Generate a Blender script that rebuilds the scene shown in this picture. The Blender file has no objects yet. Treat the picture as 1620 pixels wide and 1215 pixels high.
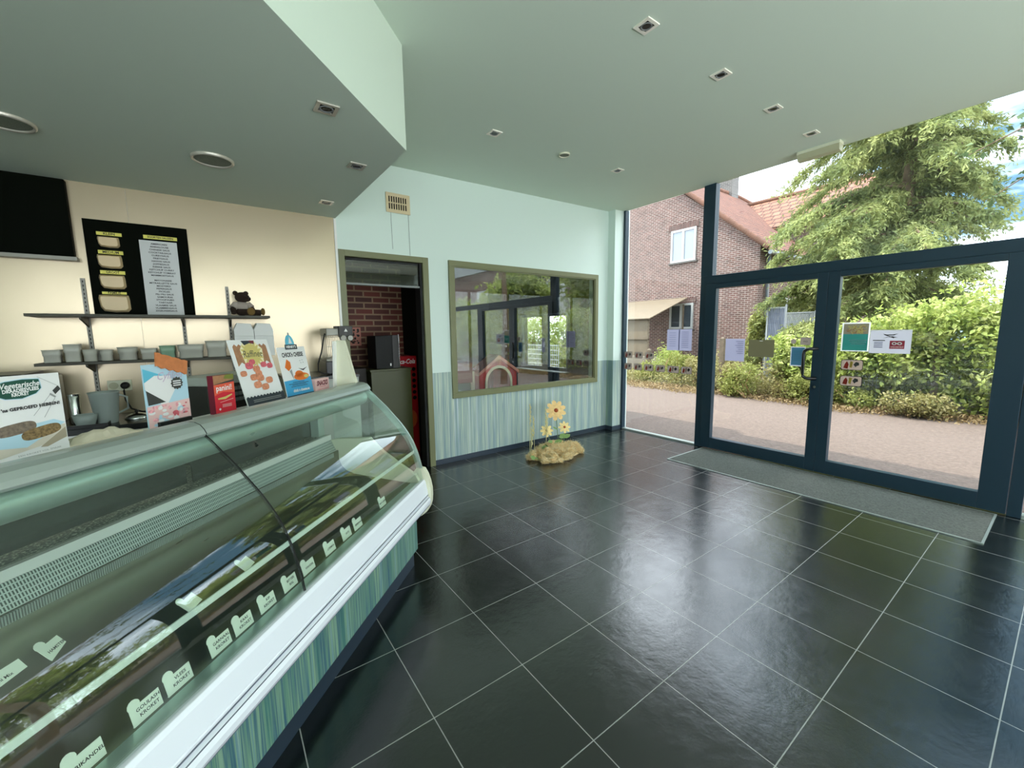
import bpy, bmesh, math, random
import numpy as np
from mathutils import Vector, Matrix
random.seed(7)
SC = bpy.context.scene
COL = SC.collection
PI = math.pi

# ------------------------------------------------------------------ camera
def make_camera():
    yaw, pitch, roll = 0.946545397, -0.124886908, -0.0144742466
    f = 648.285078
    cy, sy, cp, sp = math.cos(yaw), math.sin(yaw), math.cos(pitch), math.sin(pitch)
    fwd = Vector((cy * cp, sy * cp, sp))
    right = Vector((sy, -cy, 0))
    up = right.cross(fwd)
    c, s = math.cos(roll), math.sin(roll)
    r2 = c * right + s * up
    u2 = -s * right + c * up
    cd = bpy.data.cameras.new('camera')
    cd.sensor_width = 36
    cd.lens = 36 * f / 1620
    cd.clip_start = 0.02
    cd.clip_end = 300
    co = bpy.data.objects.new('camera', cd)
    m = Matrix((r2, u2, -fwd)).transposed().to_4x4()
    m.translation = Vector((0, 0, 1.55))
    co.matrix_world = m
    COL.objects.link(co)
    SC.camera = co
make_camera()

# ------------------------------------------------------------------ world, sun, fill lights, exposure
def make_world():
    w = bpy.data.worlds.new('sky')
    SC.world = w
    w.use_nodes = True
    nt = w.node_tree
    nt.nodes.clear()
    N, L = nt.nodes.new, nt.links.new
    out = N('ShaderNodeOutputWorld')
    bg = N('ShaderNodeBackground')
    tc = N('ShaderNodeTexCoord')
    mp = N('ShaderNodeMapping')
    mp.inputs['Scale'].default_value = (1.0, 1.0, 3.2)
    mp.inputs['Location'].default_value = (0.3, 0.2, 0.1)
    nz = N('ShaderNodeTexNoise')
    nz.inputs['Scale'].default_value = 2.6
    nz.inputs['Detail'].default_value = 6
    nz.inputs['Roughness'].default_value = 0.55
    rp = N('ShaderNodeValToRGB')
    rp.color_ramp.elements[0].position = 0.53
    rp.color_ramp.elements[0].color = (0.14, 0.29, 0.45, 1)
    rp.color_ramp.elements[1].position = 0.72
    rp.color_ramp.elements[1].color = (2.3, 2.5, 2.85, 1)
    # whiter sky towards the left of the view (sunlit haze), bluer to the right
    sep = N('ShaderNodeSeparateXYZ')
    mr = N('ShaderNodeMapRange')
    mr.inputs['From Min'].default_value = 0.22
    mr.inputs['From Max'].default_value = 0.42
    mr2 = N('ShaderNodeMapRange')
    mr2.inputs['From Min'].default_value = -0.15
    mr2.inputs['From Max'].default_value = -0.38
    mxx = N('ShaderNodeMath'); mxx.operation = 'MAXIMUM'
    mix = N('ShaderNodeMixRGB')
    mix.inputs[2].default_value = (2.2, 2.35, 2.6, 1)
    L(tc.outputs['Generated'], mp.inputs['Vector'])
    L(mp.outputs[0], nz.inputs['Vector'])
    L(nz.outputs['Fac'], rp.inputs[0])
    L(tc.outputs['Generated'], sep.inputs[0])
    L(sep.outputs['Y'], mr.inputs['Value'])
    L(sep.outputs['Y'], mr2.inputs['Value']); L(mr.outputs[0], mxx.inputs[0]); L(mr2.outputs[0], mxx.inputs[1])
    L(mxx.outputs[0], mix.inputs[0])
    L(rp.outputs[0], mix.inputs[1])
    # brighter high up than near the horizon
    el = N('ShaderNodeMapRange'); el.interpolation_type = 'SMOOTHSTEP'
    el.inputs['From Min'].default_value = 0.58; el.inputs['From Max'].default_value = 0.85
    el.inputs['To Min'].default_value = 1.0; el.inputs['To Max'].default_value = 2.4
    sc = N('ShaderNodeVectorMath'); sc.operation = 'SCALE'
    L(sep.outputs['Z'], el.inputs['Value']); L(mix.outputs[0], sc.inputs[0]); L(el.outputs[0], sc.inputs['Scale'])
    L(sc.outputs[0], bg.inputs['Color'])
    bg.inputs['Strength'].default_value = SKY
    L(bg.outputs[0], out.inputs[0])
SKY = 1.6
make_world()

def add_sun():
    ld = bpy.data.lights.new('sun', 'SUN')
    ld.energy = SUN
    ld.angle = 0.01
    ld.color = (1.0, 0.93, 0.82)
    o = bpy.data.objects.new('sun', ld)
    d = Vector((0.30, -0.32, -0.90))
    o.rotation_euler = d.to_track_quat('-Z', 'Y').to_euler()
    o.location = (-4, 6, 15)
    COL.objects.link(o)
SUN = 4.2
add_sun()

def fill_light(name, loc, direction, sx, sy, power, color):
    # added area light behind the camera, lifting the room like window daylight
    ld = bpy.data.lights.new(name, 'AREA')
    ld.shape = 'RECTANGLE'
    ld.size, ld.size_y = sx, sy
    ld.energy = power
    ld.color = color
    ld.spread = math.radians(130)
    o = bpy.data.objects.new(name, ld)
    o.location = loc
    o.rotation_euler = Vector(direction).to_track_quat('-Z', 'Z').to_euler()
    COL.objects.link(o)
fill_light('rear_fill', (0.9, -3.3, 1.7), (0, 1, 0.6), 7.9, 2.3, 12, (1.0, 0.95, 0.86))
fill_light('low_rear_fill', (0.9, -3.25, 0.75), (0, 0.5, 1), 7.9, 0.9, 86, (0.98, 1.0, 0.96))

SC.view_settings.view_transform = 'Standard'
SC.view_settings.look = 'None'
SC.view_settings.exposure = 0.56
SC.view_settings.gamma = 1.0
SC.view_settings.use_curve_mapping = False
SC.cycles.use_denoising = True
SC.cycles.max_bounces = 9
SC.cycles.diffuse_bounces = 4
SC.cycles.glossy_bounces = 4
SC.cycles.transmission_bounces = 6
SC.cycles.transparent_max_bounces = 14
SC.cycles.caustics_reflective = False
SC.cycles.caustics_refractive = False
SC.cycles.sample_clamp_indirect = 6.0

# ------------------------------------------------------------------ mesh helpers
class MB:
    """collects geometry in a frame; build() links it as one mesh object"""
    def __init__(s):
        s.v, s.f, s.m, s.sm = [], [], [], []
    def add(s, vs, fs, m=0, smooth=False):
        b = len(s.v)
        s.v += [tuple(v) for v in vs]
        for f in fs:
            s.f.append([b + i for i in f]); s.m.append(m); s.sm.append(smooth)
        return s
    def box(s, x0, x1, y0, y1, z0, z1, m=0):
        vs = [(x, y, z) for z in (z0, z1) for y in (y0, y1) for x in (x0, x1)]
        return s.add(vs, [(0, 2, 3, 1), (4, 5, 7, 6), (0, 1, 5, 4), (2, 6, 7, 3), (0, 4, 6, 2), (1, 3, 7, 5)], m)
    def rbox(s, x0, x1, y0, y1, z0, z1, r, m=0, seg=3):
        # box with its vertical outline rounded in XZ (front view), depth along y
        pts = rrect(x0, x1, z0, z1, r, seg)
        return s.prism_y(pts, y0, y1, m)
    def prism_y(s, pts, y0, y1, m=0, smooth=False):
        n = len(pts)
        vs = [(p[0], y0, p[1]) for p in pts] + [(p[0], y1, p[1]) for p in pts]
        fs = [[i, (i + 1) % n, n + (i + 1) % n, n + i] for i in range(n)]
        s.add(vs, fs, m, smooth)
        s.add(vs[:n], [list(range(n))[::-1]], m)
        return s.add(vs[n:], [list(range(n))], m)
    def prism_x(s, pts, x0, x1, m=0, smooth=False, caps=True):
        # pts are (y, z)
        n = len(pts)
        vs = [(x0, p[0], p[1]) for p in pts] + [(x1, p[0], p[1]) for p in pts]
        fs = [[i, (i + 1) % n, n + (i + 1) % n, n + i] for i in range(n)]
        s.add(vs, fs, m, smooth)
        if caps:
            s.add(vs[:n], [list(range(n))], m)
            s.add(vs[n:], [list(range(n))[::-1]], m)
        return s
    def prism_z(s, pts, z0, z1, m=0, smooth=False):
        n = len(pts)
        vs = [(p[0], p[1], z0) for p in pts] + [(p[0], p[1], z1) for p in pts]
        fs = [[i, (i + 1) % n, n + (i + 1) % n, n + i] for i in range(n)]
        s.add(vs, fs, m, smooth)
        s.add(vs[:n], [list(range(n))[::-1]], m)
        return s.add(vs[n:], [list(range(n))], m)
    def lathe(s, prof, c=(0, 0, 0), n=24, m=0, axis='z', cap=True, smooth=True, sq=0):
        # prof: (radius, height)
        k = len(prof); vs = []
        for r, h in prof:
            for i in range(n):
                a = 2 * PI * i / n
                x, y = r * math.cos(a), r * math.sin(a)
                p = {'z': (x, y, h), 'y': (x, h, y), 'x': (h, x, y)}[axis]
                vs.append((p[0] + c[0], p[1] + c[1], p[2] + c[2]))
        fs = [[j * n + i, j * n + (i + 1) % n, (j + 1) * n + (i + 1) % n, (j + 1) * n + i] for j in range(k - 1) for i in range(n)]
        s.add(vs, fs, m, smooth)
        if cap:
            s.add(vs[:n], [list(range(n))[::-1]], m)
            s.add(vs[-n:], [list(range(n))], m)
        return s
    def tube(s, pts, r, n=8, m=0, r2=None, cap=True):
        pts = [Vector(p) for p in pts]; vs = []; k = len(pts)
        ref = Vector((0.12, 0.31, 0.94))
        for j, p in enumerate(pts):
            t = (pts[min(j + 1, k - 1)] - pts[max(j - 1, 0)]).normalized()
            a = t.cross(ref)
            if a.length < 1e-3: a = t.cross(Vector((1, 0, 0)))
            a.normalize(); b = t.cross(a)
            rr = r if r2 is None else r + (r2 - r) * j / max(1, k - 1)
            for i in range(n):
                q = 2 * PI * i / n
                vs.append(p + (a * math.cos(q) + b * math.sin(q)) * rr)
        fs = [[j * n + i, j * n + (i + 1) % n, (j + 1) * n + (i + 1) % n, (j + 1) * n + i] for j in range(k - 1) for i in range(n)]
        s.add(vs, fs, m, True)
        if cap:
            s.add(vs[:n], [list(range(n))], m)
            s.add(vs[-n:], [list(range(n))[::-1]], m)
        return s
    def ball(s, c, rx, ry=None, rz=None, m=0, u=16, v=10, rot=None):
        ry = rx if ry is None else ry; rz = rx if rz is None else rz
        vs = []
        R = rot.to_matrix() if rot is not None else None
        for j in range(v + 1):
            t = PI * j / v
            for i in range(u):
                a = 2 * PI * i / u
                q = Vector((rx * math.sin(t) * math.cos(a), ry * math.sin(t) * math.sin(a), rz * math.cos(t)))
                if R is not None: q = R @ q
                vs.append((c[0] + q.x, c[1] + q.y, c[2] + q.z))
        fs = [[j * u + i, (j + 1) * u + i, (j + 1) * u + (i + 1) % u, j * u + (i + 1) % u] for j in range(v) for i in range(u)]
        return s.add(vs, fs, m, True)
    def flat(s, pts, y, m=0):
        # polygon in the front (XZ) plane at depth y, facing -y
        return s.add([(p[0], y, p[1]) for p in pts], [list(range(len(pts)))[::1]], m)
    def text(s, body, x, z, size, y, m=0, align='CENTER', sx=1.0, width=None, shear=0.0, rot=0.0, bold=0.0):
        # lettering in the front plane, as filled mesh
        cu = bpy.data.curves.new('lettering', 'FONT')
        cu.body = body; cu.size = size; cu.align_x = align; cu.align_y = 'CENTER'
        cu.shear = shear; cu.offset = bold; cu.resolution_u = 2
        o = bpy.data.objects.new('lettering', cu)
        COL.objects.link(o)
        dg = bpy.context.evaluated_depsgraph_get()
        me = bpy.data.meshes.new_from_object(o.evaluated_get(dg))
        vs = [v.co.copy() for v in me.vertices]
        if vs:
            if width:
                w = max(v.x for v in vs) - min(v.x for v in vs)
                if w > 0: sx = width / w
            c, si = math.cos(rot), math.sin(rot)
            vv = [(x + (v.x * sx) * c - v.y * si, y, z + (v.x * sx) * si + v.y * c) for v in vs]
            s.add(vv, [list(p.vertices) for p in me.polygons], m)
        bpy.data.objects.remove(o); bpy.data.curves.remove(cu); bpy.data.meshes.remove(me)
        return s
    def build(s, name, mats, parent=None, bevel=0.0, label=None, kind=None, base=None):
        me = bpy.data.meshes.new(name)
        off = Vector((0, 0, 0))
        if parent is not None and 'fb' in BASES.get(parent.name, {}):
            off = Vector(BASES[parent.name]['fb'])
        if base is not None: off = Vector(base)
        me.from_pydata([(v[0] - off.x, v[1] - off.y, v[2] - off.z) for v in s.v], [], s.f)
        if not isinstance(mats, (list, tuple)): mats = [mats]
        for m in mats: me.materials.append(m)
        me.polygons.foreach_set('material_index', s.m)
        me.polygons.foreach_set('use_smooth', s.sm)
        me.update()
        o = bpy.data.objects.new(name, me)
        COL.objects.link(o)
        if parent is not None: o.parent = parent
        elif base is not None: o.location = base
        if parent is not None and parent.name not in BASES: pass
        BASES[o.name] = {'fb': tuple(off)} if parent is not None else {}
        if bevel > 0:
            b = o.modifiers.new('bevel', 'BEVEL'); b.width = bevel; b.segments = 2
            b.limit_method = 'ANGLE'; b.angle_limit = math.radians(40)
        if label: o['label'] = label
        if kind: o['kind'] = kind
        return o
BASES = {}
def rrect(x0, x1, z0, z1, r, seg=3):
    pts = []
    for cx, cz, a0 in ((x1 - r, z0 + r, -90), (x1 - r, z1 - r, 0), (x0 + r, z1 - r, 90), (x0 + r, z0 + r, 180)):
        for i in range(seg + 1):
            a = math.radians(a0 + 90 * i / seg)
            pts.append((cx + r * math.cos(a), cz + r * math.sin(a)))
    return pts
def rect(x0, x1, z0, z1): return [(x0, z0), (x1, z0), (x1, z1), (x0, z1)]
def circ(x, z, r, n=20, rz=None):
    rz = r if rz is None else rz
    return [(x + r * math.cos(2 * PI * i / n), z + rz * math.sin(2 * PI * i / n)) for i in range(n)]
def star(x, z, r, r2, n, ph=0.0):
    return [(x + (r if i % 2 == 0 else r2) * math.cos(PI * i / n + ph), z + (r if i % 2 == 0 else r2) * math.sin(PI * i / n + ph)) for i in range(2 * n)]

def thing(name, label, cat, base, rz=0.0, group=None, kind=None):
    """an Empty at the thing's base; base is given in the frame turned by rz, like the parts' coordinates"""
    o = bpy.data.objects.new(name, None)
    o.empty_display_size = 0.1
    COL.objects.link(o)
    c, s = math.cos(rz), math.sin(rz)
    o.location = (c * base[0] - s * base[1], s * base[0] + c * base[1], base[2])
    o.rotation_euler = (0, 0, rz)
    o['label'] = label; o['category'] = cat
    if group: o['group'] = group
    BASES[o.name] = {'fb': tuple(base)}
    return o
def tag(o, label, cat, group=None, kind=None):
    o['label'] = label; o['category'] = cat
    if group: o['group'] = group
    if kind: o['kind'] = kind
    return o
def struct(o):
    o['kind'] = 'structure'
    return o
def sroot(name, base, rz=0.0):
    o = bpy.data.objects.new(name, None); COL.objects.link(o)
    c, s = math.cos(rz), math.sin(rz)
    o.location = (c * base[0] - s * base[1], s * base[0] + c * base[1], base[2])
    o.rotation_euler = (0, 0, rz); o['kind'] = 'structure'
    BASES[o.name] = {'fb': tuple(base)}
    return o
def copy_tree(o, parent=None):
    c = o.copy(); COL.objects.link(c)
    if parent is not None: c.parent = parent
    if o.name in BASES: BASES[c.name] = BASES[o.name]
    for ch in [q for q in bpy.data.objects if q.parent == o]:
        copy_tree(ch, c)
    return c

# ------------------------------------------------------------------ materials
def srgb(r, g, b):
    f = lambda c: (c / 255 / 12.92) if c / 255 <= 0.04045 else ((c / 255 + 0.055) / 1.055) ** 2.4
    return (f(r), f(g), f(b), 1)
def newmat(name):
    m = bpy.data.materials.new(name); m.use_nodes = True
    nt = m.node_tree
    return m, nt, nt.nodes, nt.links, nt.nodes['Principled BSDF']
def mat(name, rgb, rough=0.5, metal=0.0, spec=0.5, noise=0.0, nscale=8.0, bump=0.0, bscale=60.0, coat=0.0, trans=0.0):
    m, nt, nd, L, b = newmat(name)
    col = srgb(*rgb)
    b.inputs['Base Color'].default_value = col
    b.inputs['Roughness'].default_value = rough
    b.inputs['Metallic'].default_value = metal
    b.inputs['Specular IOR Level'].default_value = spec
    if coat: b.inputs['Coat Weight'].default_value = coat
    if noise > 0 or bump > 0:
        tc = nd.new('ShaderNodeTexCoord')
    if noise > 0:
        nz = nd.new('ShaderNodeTexNoise'); nz.inputs['Scale'].default_value = nscale; nz.inputs['Detail'].default_value = 4
        L.new(tc.outputs['Object'], nz.inputs['Vector'])
        rp = nd.new('ShaderNodeValToRGB')
        rp.color_ramp.elements[0].position = 0.3; rp.color_ramp.elements[1].position = 0.7
        rp.color_ramp.elements[0].color = [c * (1 - noise) for c in col[:3]] + [1]
        rp.color_ramp.elements[1].color = [min(1, c * (1 + noise)) for c in col[:3]] + [1]
        L.new(nz.outputs['Fac'], rp.inputs[0]); L.new(rp.outputs[0], b.inputs['Base Color'])
    if bump > 0:
        nb = nd.new('ShaderNodeTexNoise'); nb.inputs['Scale'].default_value = bscale; nb.inputs['Detail'].default_value = 3
        L.new(tc.outputs['Object'], nb.inputs['Vector'])
        bp = nd.new('ShaderNodeBump'); bp.inputs['Strength'].default_value = bump; bp.inputs['Distance'].default_value = 0.01
        L.new(nb.outputs['Fac'], bp.inputs['Height']); L.new(bp.outputs[0], b.inputs['Normal'])
    return m
def glass_mat(name, ior=1.5, tint=(1, 1, 1, 1), rough=0.0, refl=1.0):
    # clear pane: mirror reflection by Fresnel over straight transmission
    m = bpy.data.materials.new(name); m.use_nodes = True
    nt = m.node_tree; nd, L = nt.nodes, nt.links
    nd.clear()
    out = nd.new('ShaderNodeOutputMaterial'); mx = nd.new('ShaderNodeMixShader')
    fr = nd.new('ShaderNodeFresnel')
    ge = nd.new('ShaderNodeNewGeometry'); mr = nd.new('ShaderNodeMapRange')   # same reflectance entering and leaving the pane
    mr.inputs['To Min'].default_value = ior; mr.inputs['To Max'].default_value = 1 / ior
    L.new(ge.outputs['Backfacing'], mr.inputs['Value']); L.new(mr.outputs[0], fr.inputs['IOR'])
    tr = nd.new('ShaderNodeBsdfTransparent'); tr.inputs['Color'].default_value = tint
    gl = nd.new('ShaderNodeBsdfGlossy'); gl.inputs['Roughness'].default_value = rough
    gl.inputs['Color'].default_value = (refl, refl, refl, 1)
    L.new(fr.outputs[0], mx.inputs[0]); L.new(tr.outputs[0], mx.inputs[1]); L.new(gl.outputs[0], mx.inputs[2])
    L.new(mx.outputs[0], out.inputs[0])
    return m
def ramp(nd, stops):
    rp = nd.new('ShaderNodeValToRGB')
    el = rp.color_ramp.elements
    el[0].position, el[0].color = stops[0]
    el[1].position, el[1].color = stops[-1]
    for p, c in stops[1:-1]:
        e = el.new(p); e.color = c
    return rp

def mat_tiles():
    m, nt, nd, L, b = newmat('black_slate_tiles')
    tc = nd.new('ShaderNodeTexCoord'); mp = nd.new('ShaderNodeMapping')
    mp.inputs['Location'].default_value = (-1.945 + 0.45 * 40, -1.851 + 0.45 * 40, 0)
    br = nd.new('ShaderNodeTexBrick'); br.offset = 0.0; br.squash = 1.0
    br.inputs['Scale'].default_value = 1.0; br.inputs['Brick Width'].default_value = 0.45
    br.inputs['Row Height'].default_value = 0.45; br.inputs['Mortar Size'].default_value = 0.0022
    br.inputs['Mortar Smooth'].default_value = 0.1; br.inputs['Bias'].default_value = 0.0
    br.inputs['Color1'].default_value = srgb(11, 17, 17); br.inputs['Color2'].default_value = srgb(16, 22, 22)
    br.inputs['Mortar'].default_value = srgb(150, 152, 148)
    L.new(tc.outputs['Object'], mp.inputs['Vector']); L.new(mp.outputs[0], br.inputs['Vector'])
    L.new(br.outputs['Color'], b.inputs['Base Color'])
    n1 = nd.new('ShaderNodeTexNoise'); n1.inputs['Scale'].default_value = 9; n1.inputs['Detail'].default_value = 7; n1.inputs['Roughness'].default_value = 0.6
    n2 = nd.new('ShaderNodeTexVoronoi'); n2.inputs['Scale'].default_value = 55
    L.new(tc.outputs['Object'], n1.inputs['Vector']); L.new(tc.outputs['Object'], n2.inputs['Vector'])
    rr = nd.new('ShaderNodeMapRange'); rr.inputs['To Min'].default_value = 0.15; rr.inputs['To Max'].default_value = 0.30
    L.new(n1.outputs['Fac'], rr.inputs['Value']); L.new(rr.outputs[0], b.inputs['Roughness'])
    ma = nd.new('ShaderNodeMath'); ma.operation = 'MULTIPLY'; ma.inputs[1].default_value = 1.0
    mm = nd.new('ShaderNodeMath'); mm.operation = 'SUBTRACT'
    L.new(n1.outputs['Fac'], mm.inputs[0])
    mb = nd.new('ShaderNodeMath'); mb.operation = 'MULTIPLY'; mb.inputs[1].default_value = 0.5
    L.new(br.outputs['Fac'], mb.inputs[0]); L.new(mb.outputs[0], mm.inputs[1])
    bp = nd.new('ShaderNodeBump'); bp.inputs['Strength'].default_value = 0.35; bp.inputs['Distance'].default_value = 0.006
    L.new(mm.outputs[0], bp.inputs['Height']); L.new(bp.outputs[0], b.inputs['Normal'])
    b.inputs['IOR'].default_value = 2.0
    return m
def mat_stripes(name, axis, scale=1.0, dark=1.0, pal=None):
    # printed panelling of narrow vertical stripes: teal, blue-grey, cream-green
    m, nt, nd, L, b = newmat(name)
    tc = nd.new('ShaderNodeTexCoord'); sp = nd.new('ShaderNodeSeparateXYZ'); cb = nd.new('ShaderNodeCombineXYZ')
    L.new(tc.outputs['Object'], sp.inputs[0])
    mu = nd.new('ShaderNodeMath'); mu.operation = 'MULTIPLY'; mu.inputs[1].default_value = 40 * scale
    L.new(sp.outputs[axis], mu.inputs[0]); L.new(mu.outputs[0], cb.inputs['X'])
    mz = nd.new('ShaderNodeMath'); mz.operation = 'MULTIPLY'; mz.inputs[1].default_value = 0.35
    L.new(sp.outputs['Z'], mz.inputs[0]); L.new(mz.outputs[0], cb.inputs['Y'])
    n1 = nd.new('ShaderNodeTexNoise'); n1.inputs['Scale'].default_value = 1.0; n1.inputs['Detail'].default_value = 3; n1.inputs['Roughness'].default_value = 0.65
    L.new(cb.outputs[0], n1.inputs['Vector'])
    rp = ramp(nd, [(p, srgb(*c)) for p, c in pal]) if pal else ramp(nd, [(0.30, srgb(104, 138, 150)), (0.38, srgb(148, 180, 178)), (0.44, srgb(178, 202, 184)), (0.50, srgb(140, 166, 176)),
                   (0.56, srgb(198, 216, 192)), (0.62, srgb(166, 190, 200)), (0.72, srgb(228, 234, 222))])
    L.new(n1.outputs['Fac'], rp.inputs[0])
    n2 = nd.new('ShaderNodeTexNoise'); n2.inputs['Scale'].default_value = 0.32; n2.inputs['Detail'].default_value = 1
    L.new(cb.outputs[0], n2.inputs['Vector'])
    mx = nd.new('ShaderNodeMixRGB'); mx.blend_type = 'MULTIPLY'; mx.inputs[0].default_value = 1.0
    r2 = ramp(nd, [(0.35, srgb(205 * dark, 218 * dark, 225 * dark)), (0.65, srgb(255 * dark, 255 * dark, 244 * dark))])
    L.new(n2.outputs['Fac'], r2.inputs[0]); L.new(rp.outputs[0], mx.inputs[1]); L.new(r2.outputs[0], mx.inputs[2])
    L.new(mx.outputs[0], b.inputs['Base Color'])
    b.inputs['Roughness'].default_value = 0.33
    return m
def mat_brick(name, axis, c1, c2, mortar, w=0.21, h=0.075, ms=0.012, rough=0.9, bump=0.4, loc=0.0):
    m, nt, nd, L, b = newmat(name)
    tc = nd.new('ShaderNodeTexCoord'); sp = nd.new('ShaderNodeSeparateXYZ'); cb = nd.new('ShaderNodeCombineXYZ')
    L.new(tc.outputs['Object'], sp.inputs[0]); L.new(sp.outputs[axis], cb.inputs['X']); L.new(sp.outputs['Z'], cb.inputs['Y'])
    mp = nd.new('ShaderNodeMapping'); mp.inputs['Location'].default_value = (30 + loc, 30, 0)
    L.new(cb.outputs[0], mp.inputs[0])
    br = nd.new('ShaderNodeTexBrick'); br.inputs['Scale'].default_value = 1
    br.inputs['Brick Width'].default_value = w; br.inputs['Row Height'].default_value = h; br.inputs['Mortar Size'].default_value = ms
    br.inputs['Color1'].default_value = c1; br.inputs['Color2'].default_value = c2; br.inputs['Mortar'].default_value = mortar
    br.inputs['Mortar Smooth'].default_value = 0.2
    L.new(mp.outputs[0], br.inputs['Vector'])
    nz = nd.new('ShaderNodeTexNoise'); nz.inputs['Scale'].default_value = 3
    L.new(tc.outputs['Object'], nz.inputs['Vector'])
    mx = nd.new('ShaderNodeMixRGB'); mx.blend_type = 'MULTIPLY'; mx.inputs[0].default_value = 0.5
    L.new(br.outputs['Color'], mx.inputs[1]); L.new(nz.outputs['Fac'], mx.inputs[2])
    g = nd.new('ShaderNodeHueSaturation'); g.inputs['Value'].default_value = 1.3
    L.new(mx.outputs[0], g.inputs['Color']); L.new(g.outputs[0], b.inputs['Base Color'])
    bp = nd.new('ShaderNodeBump'); bp.inputs['Strength'].default_value = bump; bp.inputs['Distance'].default_value = 0.01; bp.invert = True
    L.new(br.outputs['Fac'], bp.inputs['Height']); L.new(bp.outputs[0], b.inputs['Normal'])
    b.inputs['Roughness'].default_value = rough
    return m
def mat_leaf(name, c1, c2, c3, scale=3.0, transl=0.35, rough=0.6):
    m, nt, nd, L, b = newmat(name)
    tc = nd.new('ShaderNodeTexCoord')
    nz = nd.new('ShaderNodeTexNoise'); nz.inputs['Scale'].default_value = scale; nz.inputs['Detail'].default_value = 5; nz.inputs['Roughness'].default_value = 0.8
    L.new(tc.outputs['Object'], nz.inputs['Vector'])
    rp = ramp(nd, [(0.36, srgb(*c1)), (0.5, srgb(*c2)), (0.64, srgb(*c3))])
    L.new(nz.outputs['Fac'], rp.inputs[0]); L.new(rp.outputs[0], b.inputs['Base Color'])
    b.inputs['Roughness'].default_value = rough
    b.inputs['Specular IOR Level'].default_value = 0.3
    tl = nd.new('ShaderNodeBsdfTranslucent'); L.new(rp.outputs[0], tl.inputs['Color'])
    mx = nd.new('ShaderNodeMixShader'); mx.inputs[0].default_value = transl
    out = [n for n in nd if n.type == 'OUTPUT_MATERIAL'][0]
    L.new(b.outputs[0], mx.inputs[1]); L.new(tl.outputs[0], mx.inputs[2]); L.new(mx.outputs[0], out.inputs[0])
    return m
def mat_steel(name, rgb=(196, 196, 190), rough=0.32, axis='X', streak=0.12):
    m, nt, nd, L, b = newmat(name)
    tc = nd.new('ShaderNodeTexCoord'); mp = nd.new('ShaderNodeMapping')
    mp.inputs['Scale'].default_value = (1.5, 1.5, 120) if axis == 'X' else (120, 120, 1.5)
    nz = nd.new('ShaderNodeTexNoise'); nz.inputs['Scale'].default_value = 1.5; nz.inputs['Detail'].default_value = 3
    L.new(tc.outputs['Object'], mp.inputs[0]); L.new(mp.outputs[0], nz.inputs['Vector'])
    mr = nd.new('ShaderNodeMapRange'); mr.inputs['To Min'].default_value = rough - streak / 2; mr.inputs['To Max'].default_value = rough + streak
    L.new(nz.outputs['Fac'], mr.inputs[0]); L.new(mr.outputs[0], b.inputs['Roughness'])
    b.inputs['Base Color'].default_value = srgb(*rgb); b.inputs['Metallic'].default_value = 1.0
    n2 = nd.new('ShaderNodeTexNoise'); n2.inputs['Scale'].default_value = 2.2; n2.inputs['Detail'].default_value = 1
    L.new(tc.outputs['Object'], n2.inputs['Vector'])
    bp = nd.new('ShaderNodeBump'); bp.inputs['Strength'].default_value = 0.05; bp.inputs['Distance'].default_value = 0.05
    L.new(n2.outputs['Fac'], bp.inputs['Height']); L.new(bp.outputs[0], b.inputs['Normal'])
    return m
M = {}
M['wall'] = mat('pale_mint_wall_paint', (214, 230, 220), 0.55)
M['ceil'] = mat('sage_ceiling_paint', (212, 227, 211), 0.7)
M['wallup'] = mat('white_kitchen_paint', (214, 214, 206), 0.5)
M['tiles'] = mat_tiles()
M['stripe'] = mat_stripes('striped_wall_panelling', 'X', 1.0, 1.0, [(0.3, (108, 134, 148)), (0.38, (160, 182, 180)), (0.44, (198, 212, 194)), (0.49, (138, 160, 172)), (0.55, (214, 224, 202)), (0.61, (168, 186, 202)), (0.7, (244, 246, 238))])
M['stripe_y'] = mat_stripes('striped_wall_panelling_side', 'Y', 1.0, 0.9)
M['stripe_case'] = mat_stripes('striped_counter_panelling', 'X', 0.55, 1.0, [(0.3, (56, 98, 106)), (0.4, (88, 136, 130)), (0.45, (132, 168, 140)), (0.5, (70, 112, 132)), (0.56, (150, 182, 148)), (0.62, (106, 148, 162)), (0.7, (186, 206, 178))])
M['skirt'] = mat('dark_blue_skirting_tile', (42, 54, 66), 0.3)
M['frame'] = mat('anthracite_aluminium', (32, 54, 68), 0.4, spec=0.4)
M['olive'] = mat('olive_painted_frame', (118, 120, 84), 0.45)
M['glass'] = glass_mat('clear_window_glass', 1.45, (0.96, 0.98, 0.97, 1))
M['glass_in'] = glass_mat('reflective_interior_glass', 2.1, (0.86, 0.9, 0.88, 1))
M['glass_case'] = glass_mat('green_tinted_curved_glass', 1.75, (0.93, 0.98, 0.955, 1))
M['white'] = mat('white_plastic', (232, 232, 226), 0.35)
M['cream'] = mat('cream_plastic', (222, 222, 196), 0.4)
M['black'] = mat('black_plastic', (14, 15, 15), 0.35)
M['dark'] = mat('matt_black', (9, 10, 9), 0.7)
M['rubber'] = mat('black_rubber_seal', (18, 18, 18), 0.6)
M['steel'] = mat_steel('brushed_steel')
M['chrome'] = mat('polished_steel', (205, 207, 205), 0.15, 1.0)
M['alu'] = mat('satin_aluminium', (180, 190, 184), 0.33, 0.5)
M['grey'] = mat('mid_grey_paint', (128, 132, 130), 0.5)
M['paper'] = mat('white_paper', (236, 236, 232), 0.6)
M['brick_in'] = mat_brick('red_interior_brick', 'X', srgb(112, 44, 28), srgb(70, 30, 16), srgb(150, 122, 92), 0.225, 0.0745, 0.011, 0.6, 0.3)
M['asphalt'] = mat('pale_gravel_road', (95, 80, 71), 0.95, noise=0.25, nscale=26, bump=0.9, bscale=70)
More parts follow.
